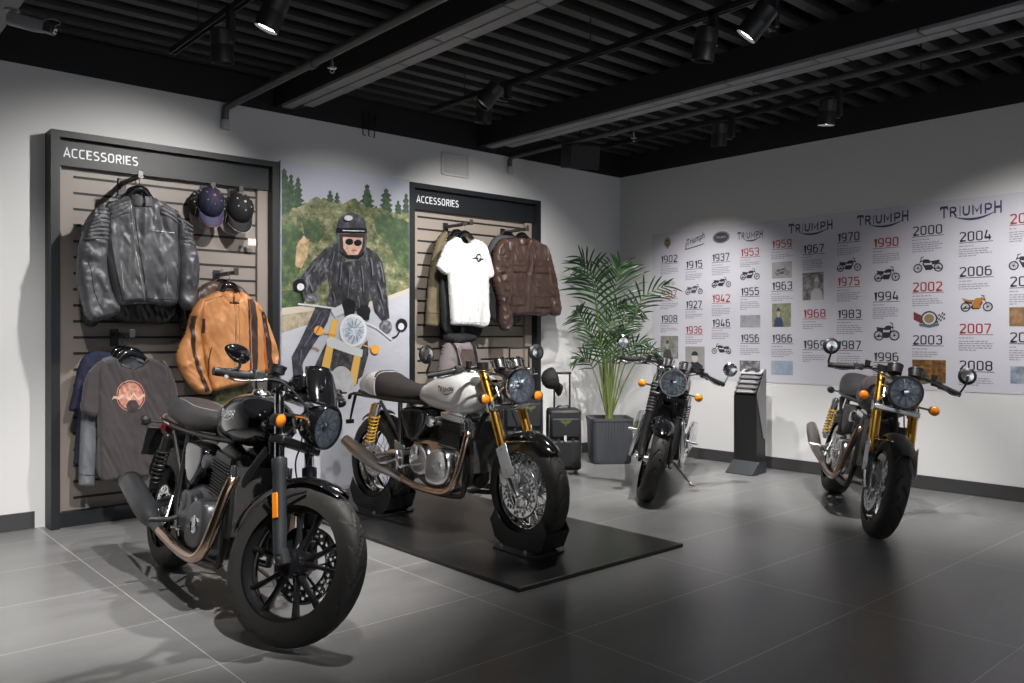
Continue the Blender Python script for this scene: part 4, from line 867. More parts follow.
pr('printed_gloves', noisemat('print_glove', [(.03, .03, .035), (.13, .13, .15), (.42, .43, .47)], 26), [ell(312, 298, 7.5, 5), ell(385, 327, 6.5, 7)])
pr('printed_helmet', noisemat('print_helmet', [(.02, .02, .025), (.06, .06, .07), (.25, .25, .28)], 5), [[(351, 212.5), (343, 214.5), (337.5, 221), (335.5, 232), (337, 245), (341, 255), (347, 261), (358, 261.5), (364, 255), (366, 244), (366.5, 232), (364.5, 221), (359, 215)]])
pr('printed_visor_opening', mat('print_shadow', (.05, .035, .035), .4), [[(338.5, 234), (364.5, 234), (364, 248), (359, 257), (345, 257), (339.5, 248)]])
pr('printed_face', noisemat('print_face', [(.50, .27, .20), (.66, .40, .30), (.80, .60, .50)], 18), [[(342, 237), (362, 238), (361, 248), (357, 255), (347, 255), (342.5, 248)]])
pr('printed_sunglasses', mat('print_black', (.012, .012, .015), .3), [ell(348.5, 242, 4, 3.2), ell(357, 243, 4, 3.2), [(336, 228), (366, 228.5), (366, 233.5), (336, 233)], [(339, 250), (345, 255.5), (358, 256), (364, 250), (363, 255), (357, 259.5), (347, 259), (341, 255)]])
pr('printed_lips', mat('print_lips', (.45, .16, .13), .4), [ell(353.5, 250.5, 2.8, .9)])
sil = mat('print_silver', (.62, .63, .66), .35); blk = bpy.data.materials['print_black']; gol = mat('print_gold', (.80, .48, .12), .4); org = mat('print_amber', (.90, .40, .06), .4)
pr('printed_forks', gol, [[(331, 319), (337.5, 320), (328.5, 370), (320, 369), (327, 340)], [(354, 352), (360.5, 353), (355, 385), (347, 384)]])
pr('printed_handlebar', sil, thick([(297, 304), (316, 306), (338, 309)], 1.8)+thick([(362, 322), (376, 328), (391, 340)], 1.6)+[[(325, 339), (331, 337), (362, 350), (361, 357), (352, 355), (326, 346)], [(330, 310), (343, 303), (344, 312), (334, 318)]])
pr('printed_gauges', blk, [ell(348, 305, 7, 6), ell(362.5, 311, 7, 6.2), [(341, 305), (355, 305), (353, 316), (344, 316)], [(356, 311), (369, 311), (368, 320), (358, 320)], ell(298.5, 285.5, 6.5, 6.5), ell(400.5, 325, 5.8, 6.5)]+thick([(391, 338), (396, 336), (399, 330)], 1.4)+thick([(300, 290), (303, 302)], 1.4))
pr('printed_mirrors', sil, [ell(299.5, 287, 3.6, 3.6), ell(400, 326.5, 3, 3.5)])
pr('printed_headlamp_ring', mat('print_white', (.78, .78, .78), .35), [ell(352, 330.5, 13.6, 16.4)])
pr('printed_headlamp', noisemat('print_lens', [(.30, .36, .45), (.60, .66, .74), (.82, .86, .90)], 30), [ell(352, 330.5, 11, 13.6)])
pr('printed_indicators', org, [ell(317.4, 330.6, 4.6, 4.8), ell(374, 349.5, 4.2, 4.6)]+thick([(322, 332), (334, 335)], 1.2)+thick([(362, 345), (371, 348)], 1.2))
pr('printed_fender', noisemat('print_fender', [(.40, .41, .44), (.62, .63, .66)], 8), [ell(340, 384, 12.5, 18)])
hi_ = mat('print_highlight', (.14, .145, .17), .4); hl2 = mat('print_highlight_bright', (.62, .63, .68), .4)
for a_, b_, w_ in (((333, 252), (329, 268), 1.3), ((322, 258), (312, 272), 1.6), ((314, 262), (304, 276), 1.0), ((327, 263), (319, 276), 1.0), ((340, 262), (338, 285), 1.4), ((348, 270), (346, 298), .9), ((360, 266), (362, 292), 1.3), ((369, 258), (371, 276), 1.5), ((378, 262), (382, 282), 1.4), ((376, 282), (381, 300), 1.2), ((384, 288), (386, 308), 1.3), ((378, 300), (382, 316), 1.0), ((307, 282), (311, 292), 1.6), ((331, 292), (333, 303), 1.1), ((356, 296), (357, 308), 1.0), ((322, 318), (313, 334), 1.4), ((312, 330), (302, 346), 1.2), ((318, 312), (309, 328), .8), ((299, 350), (297, 366), 1.1)): pr('printed_highlight', hi_, [thick([a_, ((a_[0]+b_[0])/2+.6, (a_[1]+b_[1])/2), b_], w_)[0], thick([a_, ((a_[0]+b_[0])/2+.6, (a_[1]+b_[1])/2), b_], w_*.8)[1]])
pr('printed_highlight', hl2, [ell(346, 218.5, 4.2, 2.6), thick([(340, 231), (362, 231.5)], .9)[0]])
for k in range(12):
    a_ = 2*PI*k/12; pr('printed_facet', bpy.data.materials['print_suitline'] if 'print_suitline' in bpy.data.materials else mat('print_suitline', (.20, .26, .36), .4), [thick([(352+4*math.cos(a_), 330.5+5*math.sin(a_)), (352+9.5*math.cos(a_+.2), 330.5+12*math.sin(a_+.2))], .9)[0]])
# ---------------------------------------------------------------- timeline mural on the right wall (a flat print)
XM = XR-.004
ya, yb = RW(652, 240, XM).y, 1.30
zt, zb = (RW(684, 230.5, XM).z+RW(900, 206, XM).z)/2, (RW(764, 381.5, XM).z+RW(1000, 394.5, XM).z)/2
mural = MB().box((XM+.002, (ya+yb)/2, (zt+zb)/2), (.004, ya-yb, zt-zb)).build('timeline_mural', mat('mural_lilac', (.60, .595, .665), .55), smooth=False)
tag(mural, 'long lilac timeline mural of years, logos and small motorcycles on the right wall', 'mural')
ink = mat('ink_black', (.022, .025, .032), .5); inkn = mat('ink_navy', (.035, .042, .13), .5); red = mat('ink_red', (.33, .035, .03), .5); inkg = mat('ink_grey', (.30, .30, .35), .55); inkl = mat('ink_logo', (.05, .05, .06), .5)
MZ = [0]
def mp_(py, z, off=.001): return Vector((XM-off, py, z))
def mflat(name, m, V, Fc, y0, z0, w_, h_, off=.0012, parent=mural, rot=0):
    c, s = math.cos(rot), math.sin(rot)
    out = []
    for u, v in V:
        a, b = (u-.5)*w_, (v-.5)*h_; a, b = a*c-b*s, a*s+b*c; out.append((XM-off-len(out)*2e-6, y0-w_/2-a, z0+h_/2+b))
    return MB().add(out, Fc).build(name, m, parent, smooth=False, fixn=False)
rn2 = random.Random(5)
def crop2(x, y): return 684+x/3.009, 200+y/3.009
def crop3(x, y): return 640+x/3.79, 200+y/3.79
def heading(x0, x1, yu, st, rd, nl, cr, w2=None):
    (a, b), (c, d) = cr(x0, yu), cr(x1, yu); p = RW(a, b, XM); q = RW(c, d, XM); wd = p.y-q.y; hp = 7.2+2.6*(a-660)/330; dep = p.x*FW[0]+p.y*FW[1]; h_ = hp/FPX*dep; z = p.z
    V, Fc, asp = year_glyphs(st)
    w0 = wd*(len(st)/4) if len(st) == 4 else wd*.47
    mflat('year_heading', red if rd else ink, V, Fc, p.y-wd*.02, z+h_*.13, w0*.94, h_)
    mflat('heading_rule', red if rd else ink, [(0, 0), (1, 0), (1, 1), (0, 1)], [(0, 1, 2, 3)], p.y, z-.003, w0, .0045)
    mb = MB(); zz = z-h_*.30
    ls = [.35+.25*rn2.random()]+[0]+[rn2.uniform(.80, 1.0) for _ in range(nl)]+[rn2.uniform(.3, .7)]
    for k, l_ in enumerate(ls):
        if l_:
            y = p.y; e = p.y-w0*l_
            while y > e:                           # words as short dashes
                wl = rn2.uniform(.012, .035); wl = min(wl, y-e+.004); mb.add([mp_(y, zz), mp_(y-wl, zz), mp_(y-wl, zz-.0075), mp_(y, zz-.0075)], [(0, 1, 2, 3)]); y -= wl+.006
        zz -= .0165 if k else .008
    mb.build('body_text', inkg, mural, smooth=False, fixn=False)
H = heading
for a in [(78, 145, 243, '1902', 0, 3, crop3), (78, 143, 375, '1907', 1, 3, crop3), (78, 145, 468, '1908', 0, 2, crop3),
    (172, 240, 264, '1915', 0, 3, crop3), (172, 238, 415, '1927', 0, 2, crop3), (172, 240, 510, '1936', 1, 2, crop3),
    (272, 343, 238, '1937', 0, 4, crop3), (272, 345, 392, '1942', 1, 4, crop3), (272, 345, 485, '1946', 0, 3, crop3),
    (380, 455, 219, '1953', 1, 2, crop3), (380, 455, 367, '1955', 0, 4, crop3), (380, 455, 543, '1956', 0, 3, crop3),
    (263, 327, 150, '1959', 1, 2, crop2), (263, 329, 275, '1963', 0, 2, crop2), (263, 329, 432, '1966', 0, 4, crop2),
    (357, 425, 165, '1967', 0, 5, crop2), (357, 430, 358, '1968', 1, 2, crop2), (357, 430, 450, '1969', 0, 3, crop2),
    (460, 532, 130, '1970', 0, 3, crop2), (460, 532, 263, '1975', 1, 4, crop2), (460, 537, 360, '1983', 0, 4, crop2), (460, 537, 452, '1987', 0, 3, crop2),
    (568, 650, 147, '1990', 1, 4, crop2), (568, 650, 307, '1994', 0, 5, crop2), (568, 650, 488, '1996', 0, 3, crop2),
    (687, 782, 112, '2000', 0, 4, crop2), (687, 782, 280, '2002', 1, 3, crop2), (687, 782, 438, '2003', 0, 2, crop2),
    (827, 930, 130, '2004', 0, 3, crop2), (827, 932, 235, '2006', 0, 2, crop2), (827, 930, 405, '2007', 1, 4, crop2), (827, 934, 515, '2008', 0, 3, crop2),
    (979, 1090, 77, '20', 1, 4, crop2), (979, 1092, 265, '20', 0, 4, crop2), (979, 1092, 432, '20', 0, 4, crop2)]: H(*a)
def picture(x0, x1, y0, y1, cr, cols, sc=14):
    (a, b), (c, d) = cr(x0, y0), cr(x1, y1); p = RW(a, b, XM); q = RW(c, b, XM); r = RW(a, d, XM)
    k = 'picture_tones_%d' % (len(cols)*100+int(cols[0][0]*1000)); m = noisemat(k, cols, sc, .4)
    return mflat('printed_picture', m, [(0, 0), (1, 0), (1, 1), (0, 1)], [(0, 1, 2, 3)], p.y, r.z, p.y-q.y, p.z-r.z), p, q, r
gy = [(.10, .10, .09), (.22, .22, .20), (.42, .42, .40)]
def pman(o, p, q, r, cx, w_, col, skin=(.35, .34, .33)):   # small printed half-length figure
    W = p.y-q.y; Hh = p.z-r.z; m = mat('print_suit', col, .5) if ('print_suit%s' % (col,)) not in bpy.data.materials else None; s = mat('print_skin', skin, .5)
    f = lambda pts: ([(cx+(a*w_), b) for a, b in pts], [tuple(range(len(pts)))])
    V, Fc = f([(-.5, 0), (.5, 0), (.42, .30), (.18, .42), (-.18, .42), (-.42, .30)]); mflat('printed_figure', m, V, Fc, p.y, r.z, W, Hh, .0018)
    V, Fc = f([(.17*math.cos(k*PI/8), .60+.20*math.sin(k*PI/8)) for k in range(16)]); mflat('printed_head', s, V, Fc, p.y, r.z, W, Hh, .0022)
    V, Fc = f([(.19*math.cos(k*PI/8), .66+.17*math.sin(k*PI/8)) for k in range(9)]); mflat('printed_hair', m, V, Fc, p.y, r.z, W, Hh, .0026)
t = picture(78, 145, 515, 600, crop3, gy, 20); pman(*t, .4, .5, (.06, .06, .06))
t = picture(172, 245, 555, 655, crop3, [(.25, .24, .24), (.30, .29, .29), (.36, .35, .35)], 5); pman(*t, .5, .95, (.03, .03, .035), (.55, .52, .50))
picture(380, 456, 437, 483, crop3, [(.20, .21, .23), (.32, .33, .36), (.38, .39, .42)], 12)
picture(378, 455, 608, 650, crop3, [(.04, .04, .05), (.14, .14, .15), (.45, .45, .48)], 20)
picture(265, 325, 188, 237, crop2, [(.28, .28, .30), (.34, .34, .36), (.40, .40, .42)], 6)
t = picture(265, 322, 312, 382, crop2, [(.10, .16, .09), (.22, .25, .16), (.38, .36, .22)], 22); pman(*t, .35, .5, (.04, .06, .14), (.5, .36, .28))
picture(262, 328, 483, 525, crop2, [(.22, .30, .40), (.32, .40, .50), (.42, .48, .55)], 6)
t = picture(357, 420, 220, 302, crop2, [(.05, .05, .05), (.16, .16, .16), (.40, .40, .40)], 22); pman(*t, .68, .6, (.50, .50, .52), (.32, .31, .31))
picture(687, 788, 480, 548, crop2, [(.03, .03, .03), (.16, .08, .03), (.45, .20, .05)], 26)
picture(979, 1110, 323, 380, crop2, [(.14, .08, .05), (.28, .17, .09), (.42, .27, .14)], 14)
picture(982, 1110, 500, 552, crop2, [(.10, .12, .18), (.24, .28, .36), (.45, .48, .52)], 10)
def icon(x0, x1, y0, y1, cr, col, face=-1, bc=None):   # printed side view of a motorcycle
    (a, b), (c, d) = cr(x0, y0), cr(x1, y1); p = RW(a, b, XM); q = RW(c, b, XM); r = RW(a, d, XM); W = p.y-q.y; Hh = p.z-r.z
    m = bpy.data.materials.get('icon_'+col) or mat('icon_'+col, dict(k=(.03, .03, .035), g=(.10, .10, .10), s=(.24, .24, .26), o=(.42, .17, .03))[col], .5)
    V = []; Fc = []
    def poly(P): n = len(V); V.extend(P); Fc.append(tuple(range(n, n+len(P))))
    asp = W/Hh
    def ring(cx, cy, r1, r2):
        n = len(V); K = 20
        for k in range(K): V.extend([(cx+r1/asp*math.cos(2*PI*k/K), cy+r1*math.sin(2*PI*k/K)), (cx+r2/asp*math.cos(2*PI*k/K), cy+r2*math.sin(2*PI*k/K))])
        for k in range(K): Fc.append((n+2*k, n+2*k+1, n+(2*k+3) % (2*K), n+(2*k+2) % (2*K)))
    R = .28; rx = R/asp
    ring(rx, R, R, R*.74); ring(1-rx, R, R, R*.74); ring(rx, R, R*.2, .0); ring(1-rx, R, R*.2, .0)
    for k in range(6):
        a_ = PI*k/6
        for cx in (rx, 1-rx): poly([(cx+R*.8/asp*math.cos(a_), R+R*.8*math.sin(a_)), (cx-R*.8/asp*math.cos(a_), R-R*.8*math.sin(a_)), (cx-R*.8/asp*math.cos(a_)+.006, R-R*.8*math.sin(a_)+.012), (cx+R*.8/asp*math.cos(a_)+.006, R+R*.8*math.sin(a_)+.012)])
    poly([(rx, R-.02), (rx+.02, R+.03), (.30, .93), (.27, .93)])                                    # fork
    poly([(.24, .93), (.36, 1.0), (.37, .96), (.27, .88)])                                          # handlebar
    poly([(.26, .80), (.22, .72), (.26, .64), (.32, .70)])                                          # headlamp
    poly([(.38, .28), (.42, .14), (.62, .14), (.68, .30), (.62, .46), (.40, .46)])                  # engine
    poly([(.60, .22), (.96, .16), (.98, .22), (.62, .28)])                                          # exhaust
    poly([(.62, .60), (.64, .44), (.90, .58), (.86, .66)])                                          # tail
    poly([(.30, .56), (.34, .60), (.42, .40), (.38, .30)])
    V2 = []; F2 = []
    def poly2(P): n = len(V2); V2.extend(P); F2.append(tuple(range(n, n+len(P))))
    poly2([(.30, .74), (.36, .82), (.52, .80), (.60, .66), (.56, .56), (.34, .58)])                 # tank
    poly([(.57, .68), (.88, .74), (.90, .68), (.70, .58), (.58, .60)])                              # seat
    fl = (lambda P: P) if face < 0 else (lambda P: [(1-u, v) for u, v in P])
    mflat('printed_motorcycle', m, fl(V), Fc, p.y, r.z, W, Hh)
    m2 = m if not bc else (bpy.data.materials.get('icon_'+bc) or mat('icon_'+bc, (.42, .17, .03), .5))
    if bc: poly2([(.22, .80), (.36, .86), (.40, .40), (.34, .20), (.60, .22), (.62, .56), (.34, .60)]); poly2([(.60, .62), (.96, .84), (.92, .70), (.66, .56)])
    mflat('printed_tank', m2, fl(V2), F2, p.y, r.z, W, Hh, .0017)
icon(84, 132, 300, 326, crop3, 's', 1); icon(172, 238, 320, 360, crop3, 'g', 1); icon(272, 345, 294, 334, crop3, 'k', 1); icon(272, 346, 543, 583, crop3, 'k', -1); icon(380, 454, 262, 305, crop3, 'k', 1)
icon(275, 317, 202, 228, crop2, 'g', 1); icon(460, 534, 177, 217, crop2, 'k', 1); icon(572, 650, 202, 247, crop2, 'k', 1); icon(571, 649, 368, 423, crop2, 'k', 1); icon(690, 780, 172, 220, crop2, 'k', -1); icon(832, 930, 287, 337, crop2, 'k', 1, 'o'); icon(977, 1080, 163, 212, crop2, 'k', -1)
def mlogo(x0, x1, yt, yb_, cr, m, sw=True):
    (a, b), (c, d) = cr(x0, yt), cr(x1, yb_); xm_ = (a+c)/2; p = RW(a, 300, XM); q = RW(c, 300, XM); t1 = RW(xm_, b, XM).z; t0 = RW(xm_, d, XM).z
    V, Fc = logo_flat(sw); mflat('printed_logo', m, V, Fc, p.y, t0, p.y-q.y, t1-t0)
mlogo(370, 468, 117, 157, crop3, inkl); mlogo(315, 451, 65, 105, crop2, inkl); mlogo(521, 680, 38, 82, crop2, inkn); mlogo(771, 962, 10, 60, crop2, inkn)
def ringf(r1, r2, n=32, cx=.5, cy=.5): 
    V = [];
    for k in range(n): V += [(cx+r1*math.cos(2*PI*k/n), cy+r1*math.sin(2*PI*k/n)), (cx+r2*math.cos(2*PI*k/n), cy+r2*math.sin(2*PI*k/n))]
    return V, [(2*k, 2*k+1, (2*k+3) % (2*n), (2*k+2) % (2*n)) for k in range(n)]
def box3(x0, x1, y0, y1, cr):
    (a, b), (c, d) = cr(x0, y0), cr(x1, y1); p = RW(a, b, XM); q = RW(c, b, XM); r = RW(a, d, XM); return p.y, r.z, p.y-q.y, p.z-r.z
bb = box3(276, 340, 123, 167, crop3); V, Fc = ringf(.5, .02); mflat('printed_badge', inkl, V, Fc, *bb); V, Fc = ringf(.46, .42); mflat('badge_ring', inkg, V, Fc, *bb, off=.0017)
V, Fc, _ = textmesh('TRIUMPH', .02); mflat('badge_lettering', inkg, V, Fc, bb[0]-bb[2]*.2, bb[1]+bb[3]*.42, bb[2]*.6, bb[3]*.2, off=.0020)
bb = box3(171, 246, 128, 190, crop3); V, Fc, _ = textmesh('Triumph', .015); mflat('printed_logo', inkl, [(u+.12*v, v) for u, v in V], Fc, bb[0], bb[1]+bb[3]*.28, bb[2]*.95, bb[3]*.50, rot=.30)
mflat('logo_flourish', inkl, [(0, 0), (.9, .22), (1, .34), (.86, .27), (.05, .07), (.10, .45), (.06, .45)], [(0, 1, 2, 3, 4), (0, 4, 5, 6)], bb[0], bb[1], bb[2], bb[3])
bb = box3(90, 119, 140, 188, crop3); gm_ = mat('ink_gold', (.28, .21, .11), .5); mflat('printed_crest', gm_, [(.1, .75), (.3, .82), (.5, 1), (.7, .82), (.9, .75), (.95, .4), (.5, 0), (.05, .4)], [tuple(range(8))], *bb); V, Fc = ringf(.25, .16, 20, .5, .5); mflat('crest_ring', inkl, V, Fc, *bb, off=.0017)
bb = box3(689, 788, 335, 385, crop2)
V, Fc = ringf(.5, .40); s_ = bb[3]/bb[2]; mflat('printed_emblem', inkl, [((u-.5)*s_*.95+.5, v*.9+.1) for u, v in V], Fc, *bb); V, Fc = ringf(.30, .02); mflat('emblem_centre', gm_, [((u-.5)*s_*.95+.5, v*.9+.1) for u, v in V], Fc, *bb, off=.0016)
V = []; Fc = []; V2 = []; F2 = []
for i in range(5):
    for j in range(4):
        for sx in (0, 1):
            u0 = .02+i*.052; v0 = .38+j*.12-.05*i+.12; P = [(u0, v0), (u0+.05, v0-.05), (u0+.05, v0+.07), (u0, v0+.12)]
            if sx: P = [(1-a, b) for a, b in P]
            if (i+j) % 2 == 0: n = len(V); V += P; Fc.append((n, n+1, n+2, n+3))
            elif sx == 0: n = len(V2); V2 += P; F2.append((n, n+1, n+2, n+3))
mflat('printed_flags', inkl, V, Fc, *bb); mflat('flag_red', red, V2, F2, *bb)
mflat('emblem_ribbon', mat('ink_teal', (.10, .16, .19), .5), [(.2, .12), (.5, .0), (.8, .12), (.8, .28), (.5, .16), (.2, .28)], [(0, 1, 4, 5), (1, 2, 3, 4)], *bb, off=.002)
# ---------------------------------------------------------------- display mat and wheel chocks
o = MB().box((3.175, 4.20, .010), (1.24, 2.72, .02)).build('display_mat', mat('mat_black', (.016, .016, .017), .30, bump=(40, .08, .002), var=(4, (.026, .026, .027), .25)), smooth=False, bevel=.004)
tag(o, 'large flat black display mat under the white motorcycle', 'mat')
def chock(i, cx, R, hw, lab):
    root, st = BK[1]; Mw = root.matrix_world@(st if cx > 1 else ident()); c = Mw@Vector((cx, 0, 0)); f = Mw.to_3x3()@Vector((1, 0, 0)); yaw = math.atan2(f.y, f.x)
    r = empty('wheel_chock', (c.x, c.y, .0205), lab, 'wheel chock', None, (0, 0, yaw)); bk = mat('chock_black', (.012, .012, .013), .42) if 'chock_black' not in bpy.data.materials else bpy.data.materials['chock_black']
    zc = R*.98+.031; n = 10
    for s in (-1, 1):
        arc = [((R*.76)*math.cos(a), zc+(R*.76)*math.sin(a)) for a in [D(212)+D(116)*k/n for k in range(n+1)]]
        P = arc+[(.238, .135), (.195, .045), (.12, .008), (-.12, .008), (-.195, .045), (-.238, .135)]
        MB().prism([(x, s*hw, z) for x, z in P], (0, s*.004, 0)).build('side_plate', bk, r, smooth=False)
    MB().prism([(.192, -hw, .04), (.236, -hw, .135), (.236, hw, .135), (.192, hw, .04)], (.004, 0, 0)).build('front_plate', bk, r, smooth=False)
    MB().prism([(-.192, -hw, .04), (-.236, -hw, .135), (-.236, hw, .135), (-.192, hw, .04)], (-.004, 0, 0)).build('rear_plate', bk, r, smooth=False)
    MB().prism([(-.13, -hw-.07, 0), (.13, -hw-.07, 0), (.18, -hw-.02, 0), (.18, hw+.02, 0), (.13, hw+.07, 0), (-.13, hw+.07, 0), (-.18, hw+.02, 0), (-.18, -hw-.02, 0)], (0, 0, .012)).build('base_plate', bk, r, smooth=False, bevel=.002)
    for x in (-.1, .1):
        for y in (-1, 1): MB().lathe([(.013, 0), (.013, .008), (.008, .010), (.008, .016), (.001, .017)], (x, y*(hw+.035), .012), (0, 0, 1), 10).build('bolt', M['steel'], r)
chock(0, 1.415, .30, .078, 'black steel chock around the front wheel of the white motorcycle')
chock(1, 0, .312, .098, 'black steel chock around the rear wheel of the white motorcycle')
# ---------------------------------------------------------------- brochure stand
ys0, ys1 = RW(733.8, 300, 6.22).y, RW(756.6, 300, 6.22).y
ym = (ys0+ys1)/2; ww = ys0-ys1; zt1 = RW(745, 396, 6.22).z; zt2 = zt1+.20
r = empty('brochure_stand', (6.22, ym, 0), 'slim black floor stand holding brochures against the right wall', 'brochure stand')
anth = mat('stand_anthracite', (.030, .034, .040), .4)
MB().prism([(0, ww/2, .10), (0, ww/2, zt1), (.12, ww/2, zt2), (.14, ww/2, zt2), (.14, ww/2, .10)], (0, -ww, 0)).build('post', M['satin_black'], r, smooth=False, bevel=.002)
MB().prism([(-.01, ww/2+.004, .0), (-.10, ww/2+.02, 0), (-.10, ww/2+.02, .008), (0, ww/2+.004, .11)], (0, -ww-.03, 0)).box((.075, 0, .05), (.15, ww, .1)).build('foot_plate', anth, r, smooth=False, bevel=.002)
MB().prism([(0, -ww/2-.003, zt1-.01), (0, -ww/2-.003, zt1+.02), (.12, -ww/2-.003, zt2+.03), (.14, -ww/2-.003, zt2+.03), (.14, -ww/2-.003, .3), (.10, -ww/2-.003, .3)], (0, -.004, 0)).build('side_panel', mat('stand_side', (.20, .20, .21), .35), r, smooth=False)
sl = math.atan2(zt2-zt1, .12)
for k in range(5):
    t = k/4; c = Vector((6.22-.002+.095*t, ym, zt1+.022+(zt2-zt1)*(.04+.80*t)))
    q = empty('brochure', c, 'glossy grey brochure on the floor stand, %s' % ['lowest at the front lip', 'second from the front lip', 'in the middle of the stack', 'second from the top', 'topmost with a motorcycle picture'][k], 'brochure', 'brochures on the floor stand', (0, -sl+.45, 0))
    MB().box((.024, 0, .004), (.070, ww*.92, .006)).build('pages', mat('brochure_grey', (.10+.03*(k % 2), .10, .105), .25, coat=.6) if k < 4 else mat('brochure_top', (.55, .56, .58), .25, coat=.6), q, smooth=False, bevel=.001)
    V = []; Fc = []
    for j in range(3): n = len(V); V += [(.0+.018*j, -.4+.1*j), (.012+.018*j, -.4+.1*j), (.012+.018*j, .4), (.0+.018*j, .4)]; Fc.append((n, n+1, n+2, n+3))
    MB().add([(u, v*ww*.9, .0078) for u, v in V], Fc).build('cover_print', bpy.data.materials['icon_s'] if k % 2 else mat('cover_white', (.4, .4, .42), .3), q, smooth=False, fixn=False)
    if k == 4:
        mb = MB()
        for y in (-.062, .062):
            n = 14
            V = [(.032+.026*math.cos(2*PI*j/n), y*.8+.026*math.sin(2*PI*j/n), .0085) for j in range(n)]; mb.add(V, [tuple(range(n))])
        mb.add([(.03, -.05, .0087), (.03, .05, .0087), (.075, .03, .0087), (.07, -.03, .0087)], [(0, 1, 2, 3)]).build('cover_motorcycle', bpy.data.materials['icon_k'], q, smooth=False, fixn=False)
# ---------------------------------------------------------------- potted palm
pc = Vector((5.84, 5.22, 0)); ROT = math.atan2(-RT[1], RT[0])
palm = empty('potted_palm', pc, 'tall green palm in a ribbed charcoal pot in the room corner', 'plant', None, (0, 0, -ROT+D(4)))
rs = []
NP = 288
def sq(r, k, rib):                                 # rounded square ring with vertical ribs
    a = 2*PI*k/NP; c, s = math.cos(a), math.sin(a); q = (abs(c)**8+abs(s)**8)**(-1/8); rr = r*q; per = (math.atan2(s, c)) ; t = (c*rr if abs(s) > abs(c) else s*rr)
    return rr-(rib if (t/.028) % 1 < .35 else 0)
for z, r_, rb in [(0, .165, .0), (.02, .178, .004), (.05, .183, .005), (.39, .197, .005), (.395, .201, 0), (.42, .202, 0), (.42, .188, 0), (.36, .184, 0)]:
    rs.append([(sq(r_, k, rb)*math.cos(2*PI*k/NP), sq(r_, k, rb)*math.sin(2*PI*k/NP), z) for k in range(NP)])
MB().rings(rs, cap=False).add([], []).build('pot', mat('pot_charcoal', (.062, .066, .078), .5), palm, ang=25)
MB().rings([[(.184*q*math.cos(2*PI*k/48)*(abs(math.cos(2*PI*k/48))**8+abs(math.sin(2*PI*k/48))**8)**(-1/8), .184*q*math.sin(2*PI*k/48)*(abs(math.cos(2*PI*k/48))**8+abs(math.sin(2*PI*k/48))**8)**(-1/8), .385+.012*(1-q)) for k in range(48)] for q in (1, .66, .33, .02)], cap=False).build('soil', mat('soil_brown', (.075, .045, .03), .9, bump=(90, 1, .01), var=(60, (.16, .10, .07), .2)), palm)
leaf = mat('palm_leaf', (.009, .036, .010), .42, var=(6, (.022, .068, .017), .25)); stem = mat('palm_stem', (.10, .17, .045), .5, var=(14, (.20, .22, .08), .25))
S_ = 7.83/827
def fw(px, py, dd): return Vector(((px-604)*S_, -dd, 1.19-(py-335)*S_))      # palm frame: x image-right, y away from viewer
pr3 = random.Random(11)
FR = [ # control points (px,py,toward viewer m), leaflet start fraction, max leaflet length m, pairs
 ([(601, 412, 0), (598, 360, .02), (592, 318, .05), (583, 285, .32), (568, 272, .50)], .5, .40, 13),
 ([(604, 412, 0), (606, 350, -.03), (609, 310, -.05), (613, 280, -.08), (617, 266, -.10)], .48, .44, 13),
 ([(606, 412, 0), (614, 360, .05), (625, 322, .12), (634, 298, .2), (652, 288, .28)], .55, .30, 10),
 ([(600, 412, .02), (592, 365, .10), (582, 335, .18), (570, 318, .34), (564, 312, .46)], .55, .22, 11),
 ([(602, 412, -.02), (597, 350, -.05), (592, 300, -.12), (586, 270, -.08), (577, 258, -.04)], .5, .34, 11),
 ([(603, 412, .03), (600, 370, .10), (600, 335, .2), (604, 312, .26), (610, 306, .36)], .5, .26, 12),
 ([(607, 412, .02), (618, 380, .10), (628, 360, .18), (638, 352, .22), (645, 352, .25)], .45, .2, 10),
 ([(600, 412, .02), (592, 385, .08), (584, 365, .12), (576, 357, .16), (568, 358, .2)], .45, .2, 10),
 ([(605, 412, -.03), (612, 350, -.1), (621, 322, -.16), (630, 310, -.22), (640, 308, -.28)], .5, .25, 12),
 ([(602, 412, .05), (598, 380, .15), (594, 355, .25), (588, 342, .32), (580, 338, .38)], .4, .22, 11),
 ([(606, 412, .05), (612, 378, .14), (618, 356, .22), (624, 344, .28), (632, 342, .34)], .4, .22, 11),
 ([(603, 412, -.05), (603, 365, -.1), (603, 340, -.14), (605, 322, -.2), (610, 318, -.26)], .4, .24, 11),
 ([(604, 412, 0), (608, 375, .06), (611, 350, .10), (616, 332, .12), (624, 322, .14)], .35, .26, 12),
 ([(602, 412, 0), (597, 372, -.04), (592, 350, -.08), (588, 332, -.10), (580, 322, -.12)], .35, .26, 12),
 ([(604, 412, .02), (605, 372, .06), (606, 352, .14), (608, 338, .2), (606, 330, .3)], .35, .24, 11)]
